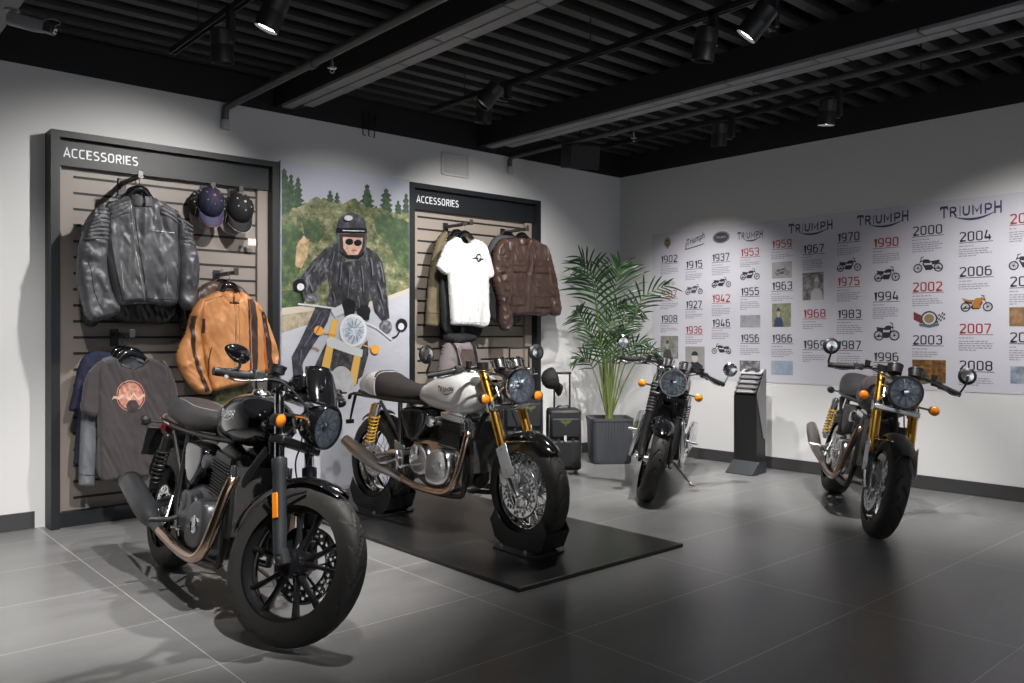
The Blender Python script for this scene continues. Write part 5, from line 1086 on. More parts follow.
for pts, s0, ml, npair in FR:
    P = catmull([fw(*p) for p in pts], 14); n = len(P)
    fo = MB().tube(P, [max(.0085*(1-i/n*.85), .0016) for i in range(n)], 7).build('frond_stalk', stem, palm)
    mb = MB()
    Tn = [(P[min(i+1, n-1)]-P[max(i-1, 0)]).normalized() for i in range(n)]
    for j in range(npair):
        u = s0+(1-s0)*j/(npair-1)*.99; i = min(int(u*(n-1)), n-2); fr_ = u*(n-1)-i; o_ = P[i].lerp(P[i+1], fr_); t = Tn[i]
        side = t.cross(Vector((0, 1, 0))) if abs(t.y) < .9 else Vector((1, 0, 0)); side.normalize()
        env = math.sin(PI*min(1, .22+.78*(j/(npair-1))**.8))**.6 if j < npair-1 else .55
        for sg in (-1, 1):
            ln = ml*max(env, .4)*pr3.uniform(.85, 1.08); sp = D(48-22*j/npair)+pr3.uniform(-.08, .08)
            d_ = (t*math.cos(sp)+side*sg*math.sin(sp)+Vector((0, pr3.uniform(-.25, .25), 0))).normalized()
            K = 7; wdt = .0095*pr3.uniform(.85, 1.15)*(ln/.3)**.4; up = d_.cross(side*sg).normalized(); acr = d_.cross(Vector((0, 1, .001)).normalized()); acr.normalize()
            nb = len(mb.v)
            for k in range(K+1):
                s = k/K; c = o_+d_*ln*s+Vector((0, 0, -1))*ln*.28*s*s; wv = wdt*(math.sin(PI*min(s*.92+.08, 1)))**.6 if k < K else .0004
                mb.v += [tuple(c-acr*wv+Vector((0, .004, 0))), tuple(c), tuple(c+acr*wv+Vector((0, .004, 0)))]
            for k in range(K):
                a = nb+3*k; mb.f += [(a, a+1, a+4, a+3), (a+1, a+2, a+5, a+4)]
    mb.build('leaflets', leaf, fo, fixn=False)
mb = MB()
for k in range(9):
    a = 2*PI*k/9; mb.tube([(.03*math.cos(a), .03*math.sin(a), .38), (.022*math.cos(a+.3), .022*math.sin(a+.3), .62), (.045*math.cos(a+.4), .045*math.sin(a+.4), .95)], [.012, .009, .005], 7, sm=4)
mb.build('stem_sheaths', stem, palm)
# ---------------------------------------------------------------- luggage
def at3(px, py, d): l = (px-CXP)/FPX*d; p = d*FW+l*RT; return Vector((p[0], p[1], HC-(py-HYP)/FPX*d))
nyl = mat('luggage_nylon', (.013, .014, .017), .55, bump=(260, .35, .001)); emb = mat('emblem_olive', (.09, .10, .02), .5); hand = M['satin_black']; wt = mat('tag_white', (.6, .6, .6), .5)
YAW = -ROT
def suitcase(loc, W, Hh, Dp, hh, yaw, lab, emx=0, emz=.83):
    r = empty('trolley_bag', loc, lab, 'suitcase', None, (0, 0, yaw)); 
    MB().box((0, 0, .03+(Hh-.03)/2), (W, Dp, Hh-.03)).build('bag_body', nyl, r, bevel=.03)
    MB().box((0, -Dp/2-.012, .03+(Hh-.03)*.70), (W*.86, .035, Hh*.30)).build('top_pocket', nyl, r, bevel=.014)
    MB().box((0, -Dp/2-.016, .03+(Hh-.03)*.28), (W*.86, .045, Hh*.42)).build('lower_pocket', nyl, r, bevel=.018)
    for s in (-1, 1):
        MB().bar((s*W*.22, -Dp/2-.042, .06), (s*W*.22, -Dp/2-.036, Hh*.56), .022, .004, (0, 1, 0)).build('strap', M['matt_black'], r)
        MB().lathe([(.028, -.012), (.032, 0), (.028, .012)], (s*W*.40, Dp*.3, .032), (1, 0, 0), 20).build('wheel', M['rubber'], r)
        MB().tube([(s*W*.24, Dp/2-.02, Hh-.02), (s*W*.24, Dp/2-.02, Hh+hh)], .008, 10).build('handle_rod', hand, r)
        MB().tube([(s*W*.47, -Dp*.45, .10), (s*W*.485, -Dp*.40, Hh*.5), (s*W*.47, -Dp*.45, Hh*.92)], .0035, 6).build('piping', mat('piping_grey', (.25, .25, .25), .5) if 'piping_grey' not in bpy.data.materials else bpy.data.materials['piping_grey'], r)
    MB().box((0, Dp/2-.02, Hh+hh), (W*.48+.03, .028, .022)).build('handle_grip', hand, r, bevel=.006)
    MB().tube([(-.06, 0, Hh-.005), (-.04, 0, Hh+.02), (.04, 0, Hh+.02), (.06, 0, Hh-.005)], .009, 8, sm=4).build('carry_handle', hand, r)
    mb = MB(); z = Hh*emz; y = -Dp/2-.0315
    V = []; mb.prism([(emx-.05, y, z+.018), (emx-.012, y, z+.022), (emx, y, z+.008), (emx+.012, y, z+.022), (emx+.05, y, z+.018), (emx+.03, y, z-.006), (emx+.01, y, z-.012), (emx, y, z-.038), (emx-.01, y, z-.012), (emx-.03, y, z-.006)], (0, -.002, 0)); mb.build('emblem', emb, r, smooth=False)
    MB().box((emx-.005, -Dp/2-.041, Hh*.56), (.022, .003, .05)).build('tag', wt, r, smooth=False)
    return r
b1_ = at3(563.5, 470, 7.18); b1_.z = 0
suitcase(b1_, .285, .555, .24, .30, YAW+D(4), 'black trolley bag with olive emblem, a cap on its raised handle, beside palm pot', .0, .80)
b2_ = at3(521, 460, 7.25); b2_.z = 0
suitcase(b2_, .36, .70, .22, .38, YAW+D(10), 'larger dark trolley bag half hidden behind the white motorcycle headlamp', .06, .80)
# ---------------------------------------------------------------- baseball caps
def cap(loc, rot, lab, m, mb_, trim=None, group='baseball caps', sc=1.0):
    r = empty('baseball_cap', loc, lab, 'cap', group); r.matrix_world = Matrix.Translation(loc)@rot.to_4x4()@Matrix.Scale(sc, 4)
    rs = []
    for i in range(10):
        a = i/9*PI/2; q = math.cos(a)
        rs.append([(.088*max(q, .01)*math.cos(2*PI*k/36)*1.08, .082*max(q, .01)*math.sin(2*PI*k/36), .115*math.sin(a)**.9*(1+.0*k)) for k in range(36)])
    cr = MB().rings(rs, cap=False).build('crown', m, r, solid=.003, ang=180)
    for k in range(6):
        a = PI/6+k*PI/3; MB().tube([(.0955*math.cos(t)*math.cos(a)*1.06, .0885*math.cos(t)*math.sin(a), .117*math.sin(t)**.9 if t > 0 else 0) for t in [i/8*PI/2 for i in range(9)]], .0013, 5).build('seam', mb_, cr)
        t = PI/3.2; MB().ball((.091*math.cos(t)*math.cos(a+.5)*1.06, .085*math.cos(t)*math.sin(a+.5), .118*math.sin(t)**.9), .005, 8).build('eyelet', trim or mb_, cr)
    MB().ball((0, 0, .116), .009, 10, (1, 1, .6)).build('button', trim or mb_, cr)
    V = []; n = 15
    for j in range(2):
        for i in range(n):
            a = -1.05+2.1*i/(n-1)
            for q in range(5): pass
    mb2 = MB(); rows = 6
    for q in range(rows):
        t = q/(rows-1)
        for i in range(n): a = -1.12+2.24*i/(n-1); e = .068*t*math.cos(a)**.6 if abs(a) < 1.5 else 0; mb2.v.append((.094*math.cos(a)+e, .086*math.sin(a)*(1+.0*t), -.006*t-.030*(math.sin(a)**2)*t+.004))
    for q in range(rows-1):
        for i in range(n-1): mb2.f.append((q*n+i, q*n+i+1, (q+1)*n+i+1, (q+1)*n+i))
    mb2.build('peak', mb_, r, solid=.004)
    if trim: MB().tube([mb2.v[(rows-1)*n+i] for i in range(n)], .003, 6).build('peak_edge', trim, r)
    return r
M['cap_black'] = mat('cap_cloth_black', (.009, .009, .010), .8, bump=(500, .3, .0006)); M['cap_navy'] = mat('cap_cloth_navy', (.016, .018, .045), .8, bump=(500, .3, .0006)); M['cap_purple'] = mat('cap_peak_navy', (.04, .038, .095), .7)
M['cap_grey'] = mat('cap_trim_grey', (.35, .34, .34), .8); M['cap_red'] = mat('cap_eyelet_red', (.35, .08, .06), .6)
def Rv(x, z):                                      # rotation from images of local x (peak direction) and z (crown top)
    x = Vector(x).normalized(); z = Vector(z); z = (z-x*z.dot(x)).normalized(); return Matrix((x, z.cross(x), z)).transposed()
rt3 = Vector((RT[0], RT[1], 0)); fw3 = Vector((FW[0], FW[1], 0))
hk = at3(554, 378, 7.12)
cap(hk, Rv(rt3*.25+Vector((0, 0, -1)), -fw3*.4-rt3*.9+Vector((0, 0, .2))), 'black cap hanging on the raised handle of the trolley bag', M['cap_black'], M['cap_black'], group=None, sc=1.0)
# ---------------------------------------------------------------- clothing on the cabinets
def inside(P, x, z):
    c = False; n = len(P); j = n-1
    for i in range(n):
        if (P[i][1] > z) != (P[j][1] > z) and x < (P[j][0]-P[i][0])*(z-P[i][1])/(P[j][1]-P[i][1]+1e-12)+P[i][0]: c = not c
        j = i
    return c
def cloth(name, m, outline, Y, Tf, Tb, r, parent, wr=(.012, 9, 4), cell=.0085, seed=0, smooth_out=True, tilt=0.0, lean=0.0, folds=()):
    # a hanging garment piece: outline with real thickness in front of and behind its own plane
    O = [(L(a, b, Y).x, L(a, b, Y).z) for a, b in outline]
    if smooth_out: O = [(p.x, p.y) for p in catmull([(a, b, 0) for a, b in O], 5, True)]
    A = np.array(O); B_ = np.roll(A, -1, 0); E_ = B_-A; LL = (E_**2).sum(1)+1e-12
    x0, z0 = A.min(0)-cell; x1, z1 = A.max(0)+cell; nx = int((x1-x0)/cell)+2; nz = int((z1-z0)/cell)+2
    top = z1
    vid = {}; V = []; Hh = []; F2 = []
    Dm = np.zeros((nx, nz)); In = np.zeros((nx, nz), bool); NP_ = {}
    for i in range(nx):
        for k in range(nz):
            x, z = x0+i*cell, z0+k*cell; t = np.clip(((np.array([x, z])-A)*E_).sum(1)/LL, 0, 1); C_ = A+E_*t[:, None]; d2 = ((C_-[x, z])**2).sum(1); j = int(d2.argmin()); Dm[i, k] = math.sqrt(d2[j]); In[i, k] = inside(O, x, z); NP_[i, k] = C_[j]
    ok = In | (Dm < cell*.72)
    for i in range(nx-1):
        for k in range(nz-1):
            q = [(i, k), (i+1, k), (i+1, k+1), (i, k+1)]
            if all(ok[a] for a in q) and any(In[a] for a in q): F2.append(q)
    used = sorted({a for q in F2 for a in q})
    front = {}; back = {}; mb = MB()
    for a in used:
        i, k = a
        if In[a] and Dm[a] > cell*.30: x, z, d = x0+i*cell, z0+k*cell, Dm[a]
        else: x, z = NP_[a]; d = 0
        s = min(d/r, 1); hcap = math.sqrt(max(0, 1-(1-s)**2)); yb = (top-z)*lean
        w_ = 0
        if d > 0:
            n1 = noise.noise(Vector((x*wr[1]+seed*7.3, z*wr[2], seed*3.1))); n2 = noise.noise(Vector(((x+z*.45)*wr[1]*2.2+seed, (z-x*.3)*wr[2]*1.6, seed+5.0))); n4 = noise.noise(Vector((x*20+z*4+seed, z*7-x*5, seed*2.0))); n3 = noise.noise(Vector((x*38+seed, z*30, 2.0)))
            w_ = wr[0]*(1.0*(1-abs(n1)*2.2)+.65*(1-abs(n2)*2.4)+.25*n3+.35*(1-abs(n4)*2.6))*min(s*1.6, 1)
        yf = Y-yb-Tf*hcap-w_; front[a] = len(mb.v); mb.v.append((x, yf, z))
        if d > 0: back[a] = len(mb.v); mb.v.append((x, Y-yb+Tb*hcap+w_*.3, z))
        else: back[a] = front[a]
    for q in F2:
        mb.f.append(tuple(front[a] for a in q))
        b = [back[a] for a in reversed(q)]
        if b != [front[a] for a in reversed(q)]: mb.f.append(tuple(b))
    o = mb.build(name, m, parent, ang=180, loc=None)
    if parent: o.matrix_parent_inverse = parent.matrix_world.inverted()
    return o
def gbvh(objs):
    V = []; Fc = []
    for o in objs:
        n = len(V); V += [v.co.copy() for v in o.data.vertices]; Fc += [tuple(i+n for i in p.vertices) for p in o.data.polygons]
    return BVHTree.FromPolygons(V, Fc)
def onto(bv, px, py, Y, off=.002):
    p = L(px, py, Y); h, n_, _, _ = bv.ray_cast(Vector((p.x, Y-.6, p.z)), Vector((0, 1, 0))); 
    if h is None or h.y > Y+.02: h = Vector((p.x, Y-.01, p.z))
    return h+Vector((0, -off, 0))
def line(name, m, bv, pts, Y, r, parent, flat=1.0, off=.001, step=10):
    P = []
    for i in range(len(pts)-1):
        for k in range(step): t = k/step; P.append((pts[i][0]+(pts[i+1][0]-pts[i][0])*t, pts[i][1]+(pts[i+1][1]-pts[i][1])*t))
    P.append(pts[-1]); Q = [onto(bv, a, b, Y, off) for a, b in P]
    o = MB().tube(Q, r, 6).build(name, m, parent, ang=180)
    o.matrix_parent_inverse = parent.matrix_world.inverted(); return o
def ribbon(name, m, bv, pts, w_, Y, parent, off=.0025, n=4, step=12):
    P = []
    for i in range(len(pts)-1):
        for k in range(step): t = k/step; P.append(Vector((pts[i][0]+(pts[i+1][0]-pts[i][0])*t, pts[i][1]+(pts[i+1][1]-pts[i][1])*t)))
    P.append(Vector(pts[-1])); mb = MB()
    for i, p in enumerate(P):
        t = (P[min(i+1, len(P)-1)]-P[max(i-1, 0)]).normalized(); nn = Vector((-t.y, t.x))
        for k in range(n+1): q = p+nn*(k/n-.5)*w_; mb.v.append(tuple(onto(bv, q.x, q.y, Y, off)))
    for i in range(len(P)-1):
        for k in range(n): a = i*(n+1)+k; mb.f.append((a, a+1, a+n+2, a+n+1))
    o = mb.build(name, m, parent, ang=180, fixn=False); o.matrix_parent_inverse = parent.matrix_world.inverted(); return o
def patch(name, m, bv, V, Fc, x0, x1, yt, yb_, Y, parent, off=.003, seg=.06):
    k_ = [0]
    V, Fc = subdiv(V, Fc, seg); o = MB().add([onto(bv, x0+(x1-x0)*u, yb_+(yt-yb_)*v, Y, off) for u, v in V], Fc).build(name, m, parent, ang=180, fixn=False); o.matrix_parent_inverse = parent.matrix_world.inverted(); return o
def hold(o, root): o.parent = root; o.matrix_parent_inverse = root.matrix_world.inverted(); return o
def hanger(cx, ty, wpx, Y, lab, hooktop, group='black clothes hangers'):
    p = L(cx, ty, Y); a = L(cx-wpx/2, ty, Y); hw = p.x-a.x; t = L(cx, hooktop, Y); r = empty('clothes_hanger', p, lab, 'hanger', group); dz = t.z-p.z
    MB().tube([(-hw, 0, -.075), (-hw*.55, -.004, -.03), (-.03, 0, .0), (0, 0, .006), (.03, 0, .0), (hw*.55, -.004, -.03), (hw, 0, -.075)], [.010, .017, .022, .024, .022, .017, .010], 14, sm=4, flat=1.0).build('hanger_body', M['gloss_black'], r)
    MB().tube([(0, 0, .01), (0, 0, dz-.045), (0, .018, dz-.02), (0, .0, dz-.002), (0, -.02, dz-.018)], .0022, 7, sm=5).build('hanger_hook', M['chrome'], r)
    return r
CABS = [o for o in bpy.data.objects if o.name.startswith('display_cabinet')]
def arm(px, py, Y, lab):
    p = L(px, py, Y); yw = YL-.044; ln = yw-Y; cb = min(CABS, key=lambda c: abs(c.location.x-p.x)); T_ = Matrix.Translation(Vector((p.x, yw, p.z))-cb.location)
    r = MB().box((0, -ln/2, 0), (.022, ln, .026)).build('display_arm', mat('arm_steel', (.06, .06, .065), .4, .5) if 'arm_steel' not in bpy.data.materials else bpy.data.materials['arm_steel'], cb, T_, bevel=.003)
    MB().box((0, -ln-.004, .006), (.034, .008, .05)).build('arm_stop', bpy.data.materials['arm_steel'], r, T_, bevel=.003)
    MB().box((0, -.006, -.02), (.05, .010, .11)).build('slat_bracket', M['frame_dark'], r, T_, bevel=.002)
lea = mat('leather_worn_black', (.042, .044, .050), .42, bump=(70, .4, .002), var=(7, (.12, .12, .13), .2)); lea2 = mat('leather_black', (.012, .012, .013), .4, bump=(200, .3, .001))
tan = mat('leather_tan', (.44, .18, .06), .47, bump=(46, .4, .003), var=(6, (.66, .31, .13), .25)); dbr = mat('leather_dark_brown', (.045, .025, .020), .4, bump=(200, .3, .001))
brn = mat('leather_brown', (.050, .029, .023), .4, bump=(46, .5, .003), var=(8, (.10, .06, .05), .22)); tee = mat('cotton_charcoal', (.050, .042, .044), .9, bump=(500, .2, .0006), sheen=.2); wte = mat('cotton_white', (.78, .78, .79), .8, bump=(500, .2, .0005))
nav = mat('cotton_navy', (.018, .022, .05), .9); gry = mat('cotton_grey', (.14, .15, .17), .9, bump=(500, .3, .0008)); olv = mat('canvas_olive', (.15, .125, .07), .8, bump=(400, .3, .0008)); blk2 = mat('cloth_black', (.014, .014, .016), .8)
zipm = mat('zip_metal', (.50, .48, .46), .35, .9, bump=(900, .6, .001)); sgry = mat('cloth_slate', (.07, .075, .085), .85); mauve = mat('canvas_mauve_grey', (.24, .21, .215), .8, bump=(300, .3, .001)); camo = noisemat('camouflage_cloth', [(.03, .035, .02), (.09, .10, .05), (.20, .19, .10)], 20, .85)
GJ = 'jackets and shirts on the left cabinet'
def garment(name, lab, cat_, px, py, Y):
    p = L(px, py, Y); r = empty(name, p, lab, cat_); bpy.context.view_layer.update(); return r
# grey-black leather jacket, with a plain black jacket behind it
Y1 = YL-.36
r = garment('leather_jacket', 'plain black jacket hanging behind the grey-black ribbed leather jacket', 'jacket', 138, 200, Y1+.10)
cloth('jacket_body', lea2, [(128, 203), (108, 208), (102, 225), (104, 300), (114, 320), (140, 324), (170, 322), (178, 300), (178, 225), (172, 210), (152, 203)], Y1+.13, .03, .03, .03, r, seed=11)
cloth('sleeve', lea2, [(104, 208), (92, 220), (86, 250), (82, 290), (83, 322), (97, 325), (104, 300), (108, 250)], Y1+.12, .045, .03, .045, r, seed=12)
cloth('sleeve', lea2, [(176, 212), (188, 235), (194, 270), (195, 300), (192, 326), (180, 327), (177, 300), (176, 250)], Y1+.12, .045, .03, .045, r, seed=13)
r = garment('leather_jacket', 'grey-black worn leather jacket with ribbed shoulders and diagonal zip, upper left', 'jacket', 140, 197, Y1)
b_ = cloth('jacket_body', lea, [(127, 196), (114, 202), (104, 210), (103, 238), (106, 265), (112, 290), (118, 306), (130, 304.5), (150, 304.5), (174, 306), (178, 290), (180, 262), (179, 235), (177, 215), (165, 205), (153, 197), (146, 204), (134, 204)], Y1, .048, .04, .040, r, seed=1, wr=(.013, 11, 3.0))
s1 = cloth('sleeve', lea, [(104, 205), (98, 206), (85, 221), (78.5, 245), (76, 275), (80, 300), (87.5, 320), (103, 320), (120, 311), (114, 296), (109, 280), (107, 259), (109, 219)], Y1-.012, .052, .04, .048, r, seed=2, wr=(.015, 9, 9))
s2 = cloth('sleeve', lea, [(174, 210), (179, 215), (186, 227), (194, 245), (199, 264), (197.5, 287), (193, 308), (180, 307), (177, 287), (178, 263), (174, 231)], Y1-.012, .050, .04, .045, r, seed=3, wr=(.015, 9, 9))
bv = gbvh([b_, s1, s2])
for k in range(8): y = 209.5+k*4.1; line('sleeve_rib', lea, bv, [(82+max(0, 7-k)*1.5+.2, y+4.5-k*.35), (95, y+.5), (105.5, y+1.2)], Y1, .0105, r, off=-.002)
for k in range(4): line('shoulder_rib', lea, bv, [(107+k*1.0, 206.5+k*4.2), (116, 202+k*4.4), (125, 198.5+k*4.6)], Y1, .0105, r, off=-.003)
for k in range(4): line('shoulder_rib', lea, bv, [(158, 203+k*3.4), (168, 207.5+k*3.8), (176.5, 213+k*4)], Y1, .0095, r, off=-.003)
for k in range(6): line('sleeve_rib', lea, bv, [(180, 221+k*4.4), (186, 222.5+k*4.2), (192.5, 227+k*4.0)], Y1, .0095, r, off=-.003)
line('front_zip', zipm, bv, [(127.5, 207), (130, 230), (136, 270), (141.5, 301)], Y1, .0035, r); line('zip_flap', lea2, bv, [(131.5, 207), (134, 230), (139.5, 270), (144, 301)], Y1, .003, r)
line('pocket_zip', zipm, bv, [(146, 231.5), (171, 234)], Y1, .0034, r); line('pocket_zip', zipm, bv, [(118.5, 265), (120.5, 292)], Y1, .0032, r); line('pocket_zip', zipm, bv, [(164, 266), (164.5, 292)], Y1, .0032, r)
line('seam', lea2, bv, [(108, 214), (108, 240), (111, 262), (120, 300)], Y1, .0022, r); line('seam', lea2, bv, [(177, 216), (175, 250), (174, 302)], Y1, .0022, r); line('seam', lea2, bv, [(86, 262), (90, 290), (101, 316)], Y1, .0022, r); line('hem', lea2, bv, [(119, 300.5), (140, 299), (160, 299.5), (175, 300.5)], Y1, .0022, r)
line('waist_strap', lea, bv, [(131, 303), (145, 303)], Y1, .0075, r, off=.002)
c = L(140, 199.5, Y1)
def collar(root, c, hw, dp, h_, m, open_=.5):
    rs = []; n = 30
    for i in range(n+1):
        a = -PI/2+open_+(2*PI-2*open_)*i/n; x = hw*math.cos(a); y = dp*math.sin(a); zt_ = .012*math.sin(a)
        rs.append([c+Vector((x*1.06, y*1.05, -h_*.5+zt_-.01*(math.sin(a) < -.5))), c+Vector((x*1.12, y*1.12, zt_)), c+Vector((x*.96, y*.96, h_*.5+zt_)), c+Vector((x*.86, y*.86, h_*.45+zt_)), c+Vector((x*.95, y*.95, -h_*.5+zt_))])
    o = MB().rings(rs).build('collar', m, root); o.matrix_parent_inverse = root.matrix_world.inverted(); return o
collar(r, c+Vector((0, -.018, .000)), .066, .055, .050, lea, .12)
hanger(139.5, 190, 34, Y1+.01, 'black hanger in the collar of the grey-black leather jacket', 174)
hanger(136, 191, 34, Y1+.12, 'black hanger holding the plain black jacket at the back, upper left', 175)
arm(140.5, 175.5, Y1-.06, 'display arm holding the grey-black leather jacket')
# tan jacket with dark stripes, brown jacket and camouflage trousers behind
Y2 = YL-.33
r = garment('leather_jacket', 'dark brown leather jacket mostly hidden behind the tan striped jacket', 'jacket', 222, 290, Y2+.1)
cloth('jacket_body', brn, [(220, 281), (208, 282), (198, 289), (194, 300), (200, 340), (206, 380), (240, 384), (256, 370), (256, 310), (248, 294), (236, 284)], Y2+.13, .03, .03, .03, r, seed=21)
cloth('sleeve', brn, [(200, 288), (190, 300), (183, 325), (180, 352), (186, 362), (198, 350), (202, 315)], Y2+.13, .03, .03, .03, r, seed=22)
r = garment('cargo_trousers', 'camouflage trousers showing below the hem of the tan jacket', 'trousers', 229, 388, Y2+.1)
cloth('trouser_leg', camo, [(214, 374), (245, 374), (246, 402), (242, 430), (214, 430), (212, 400)], Y2+.10, .04, .03, .05, r, seed=23)
r = garment('leather_jacket', 'tan leather jacket with two dark brown stripes down the front and sleeves', 'jacket', 229, 296, Y2)
b_ = cloth('jacket_body', tan, [(219, 291), (207, 296), (199, 303), (198, 330), (203, 360), (209, 384), (213, 391), (228, 388), (243, 385), (256, 378), (265, 371), (264, 342), (261, 312), (253, 300), (241, 291), (236, 298), (225, 298)], Y2, .045, .04, .038, r, seed=4, wr=(.011, 12, 3))
s1 = cloth('sleeve', tan, [(203, 299), (198, 301), (190.5, 311), (185, 332), (177, 350), (176, 361), (182, 377), (195, 392), (211, 393), (207, 375), (203, 354), (200.5, 330), (203, 311)], Y2-.010, .046, .04, .042, r, seed=5, wr=(.013, 9, 9))
s2 = cloth('sleeve', tan, [(254, 300), (262, 309), (268.5, 324), (274.6, 342), (278, 355), (276, 369), (270.5, 373), (263, 371), (260, 345), (257, 322), (252, 306)], Y2-.010, .042, .04, .036, r, seed=6, wr=(.013, 9, 9))
bv = gbvh([b_, s1, s2])
ribbon('front_stripe', dbr, bv, [(248.5, 299), (251, 320), (251.5, 345), (251, 378)], 5.2, Y2, r); ribbon('front_stripe', dbr, bv, [(244.5, 299), (246.8, 320), (247.2, 345), (246.8, 380)], 1.6, Y2, r)
ribbon('sleeve_stripe', dbr, bv, [(191, 316), (188.8, 328), (189.5, 346), (193.8, 367), (203.5, 391)], 4.0, Y2, r); ribbon('sleeve_stripe', dbr, bv, [(259.5, 312), (262, 324), (264.5, 345), (266.5, 370)], 4.5, Y2, r)
ribbon('underarm_vent', dbr, bv, [(201, 319), (200.5, 333)], 2.4, Y2, r)
line('front_zip', zipm, bv, [(232, 304), (232.5, 345), (231, 386)], Y2, .003, r); line('pocket_zip', dbr, bv, [(208.5, 347), (206, 360), (207.5, 379)], Y2, .004, r); line('collar_tab', dbr, bv, [(226, 303), (236, 303.5)], Y2, .006, r); line('seam', dbr, bv, [(202, 302), (212, 298), (220, 296)], Y2, .0018, r)
line('zip_fly', tan, bv, [(235.5, 304), (236, 345), (234.5, 386)], Y2, .004, r)
collar(r, L(229.5, 296, Y2)+Vector((0, -.016, .004)), .058, .050, .042, tan, .12)
hanger(229.5, 286, 26, Y2+.01, 'glossy black hanger in the collar of the tan jacket', 271.5)
hanger(222, 283, 24, Y2+.12, 'glossy black hanger behind the one in the tan jacket', 269)
arm(236, 272.5, Y2-.05, 'display arm holding the tan jacket')
# printed T-shirt with navy shirt and grey sweatshirt behind
Y3 = YL-.36
r = garment('t_shirt', 'navy T-shirt at the back, left of the charcoal printed T-shirt', 't-shirt', 110, 360, Y3+.14)
cloth('shirt_body', nav, [(108, 352), (92, 352), (80, 362), (72, 395), (69, 411), (77, 414), (74, 455), (80, 466), (140, 466), (145, 380), (136, 356)], Y3+.16, .025, .02, .03, r, seed=31)
r = garment('sweatshirt', 'grey sweatshirt with ribbed cuff behind the charcoal printed T-shirt', 'sweatshirt', 120, 362, Y3+.09)
cloth('sweatshirt_body', gry, [(114, 356), (98, 362), (90, 380), (92, 470), (150, 472), (154, 380), (146, 360)], Y3+.10, .025, .02, .03, r, seed=32)
sl_ = cloth('sleeve', gry, [(92, 372), (84, 395), (80, 430), (78.5, 478), (80, 486), (94, 486), (95, 476), (98, 430), (99, 390)], Y3+.08, .030, .03, .035, r, seed=33)
bv = gbvh([sl_]); line('cuff_seam', blk2, bv, [(79.5, 474), (94.5, 475)], Y3+.08, .002, r)
r = garment('t_shirt', 'charcoal T-shirt with round terracotta print, lower left on a black hanger', 't-shirt', 130, 362, Y3)
b_ = cloth('shirt_body', tee, [(116, 358), (104, 361), (97, 366), (95, 385), (97, 415), (98, 450), (100, 480), (120, 478), (150, 476), (166, 476), (168, 440), (168, 405), (167, 372), (160, 362), (148, 358), (143, 365), (132, 368), (121, 365)], Y3, .026, .02, .022, r, seed=7, wr=(.014, 13, 1.6))
s1 = cloth('sleeve', tee, [(104, 361), (94, 366), (85.5, 376), (82, 395), (81, 412), (97, 416), (99, 395), (101, 375)], Y3-.002, .026, .02, .022, r, seed=8, wr=(.006, 8, 5))
s2 = cloth('sleeve', tee, [(160, 361), (168, 366), (175, 382), (178, 400), (176, 412), (166, 412), (165, 390)], Y3-.002, .026, .02, .022, r, seed=9, wr=(.006, 8, 5))
bv = gbvh([b_, s1, s2]); ter = noisemat('terracotta_print', [(.32, .10, .07), (.50, .22, .16), (.62, .38, .28)], 45, .85)
circ = [(.5+.5*math.cos(2*PI*k/36), .5+.5*math.sin(2*PI*k/36)) for k in range(36)]
patch('round_print', ter, bv, circ, [tuple(range(36))], 114.5, 142.5, 380, 411, Y3, r, .002)
V, Fc = ringf(.47, .43, 40); patch('print_ring', dbr, bv, V, Fc, 114.5, 142.5, 380, 411, Y3, r, .003, .3)
pk = mat('print_pale', (.62, .42, .34), .85); dk = mat('print_dark', (.05, .04, .04), .85)
patch('print_scroll', pk, bv, [(.0, .35), (.05, .52), (.2, .48), (.35, .62), (.5, .42), (.62, .7), (.75, .45), (.92, .62), (.95, .52), (.75, .33), (.62, .55), (.5, .30), (.35, .48), (.2, .36), (.08, .42)], [tuple(range(15))], 110, 144, 384, 408, Y3, r, .0035)
patch('print_figure', dk, bv, [(.2, 0), (.8, 0), (.9, .5), (.7, .95), (.5, .7), (.3, .95), (.1, .5)], [tuple(range(7))], 122, 138, 399, 411, Y3, r, .004)
line('neck_rib', blk2, bv, [(117, 360), (121, 366), (132, 369.5), (143, 366), (147.5, 360)], Y3, .005, r); line('sleeve_hem', blk2, bv, [(82, 410), (97, 413.5)], Y3, .0018, r)
hanger(131.5, 352, 40, Y3+.02, 'black hanger holding the charcoal printed T-shirt', 333); hanger(128, 351, 40, Y3+.09, 'black hanger second from the front, in the grey sweatshirt', 334); hanger(122, 350, 36, Y3+.15, 'black hanger furthest back at the lower left, in the navy T-shirt', 336)
arm(132, 334.5, Y3-.05, 'display arm holding the charcoal printed T-shirt')
# right cabinet: white T-shirt, dark and olive jackets behind
Y4 = YL-.38
r = garment('canvas_jacket', 'olive canvas jacket hanging behind the white T-shirt', 'jacket', 455, 240, Y4+.14)
cloth('jacket_body', olv, [(450, 234), (440, 240), (436, 260), (440, 318), (455, 322), (478, 320), (484, 280), (484, 250), (472, 238), (462, 234)], Y4+.20, .03, .02, .03, r, seed=41)
sl_ = cloth('sleeve', olv, [(446, 231), (436, 241), (430, 270), (427, 300), (426, 318), (427, 326), (438, 326), (439, 310), (440, 280), (446, 250)], Y4+.18, .03, .03, .03, r, seed=42, wr=(.008, 7, 8)); line('cuff_seam', dbr, gbvh([sl_]), [(426.5, 313), (438.5, 314)], Y4+.18, .003, r)
r = garment('casual_jacket', 'black jacket hanging between the white T-shirt and the olive jacket', 'jacket', 462, 245, Y4+.08)
cloth('jacket_body', blk2, [(456, 242), (446, 248), (446, 320), (456, 322), (480, 322), (488, 318), (490, 260), (480, 246)], Y4+.10, .025, .02, .03, r, seed=43)
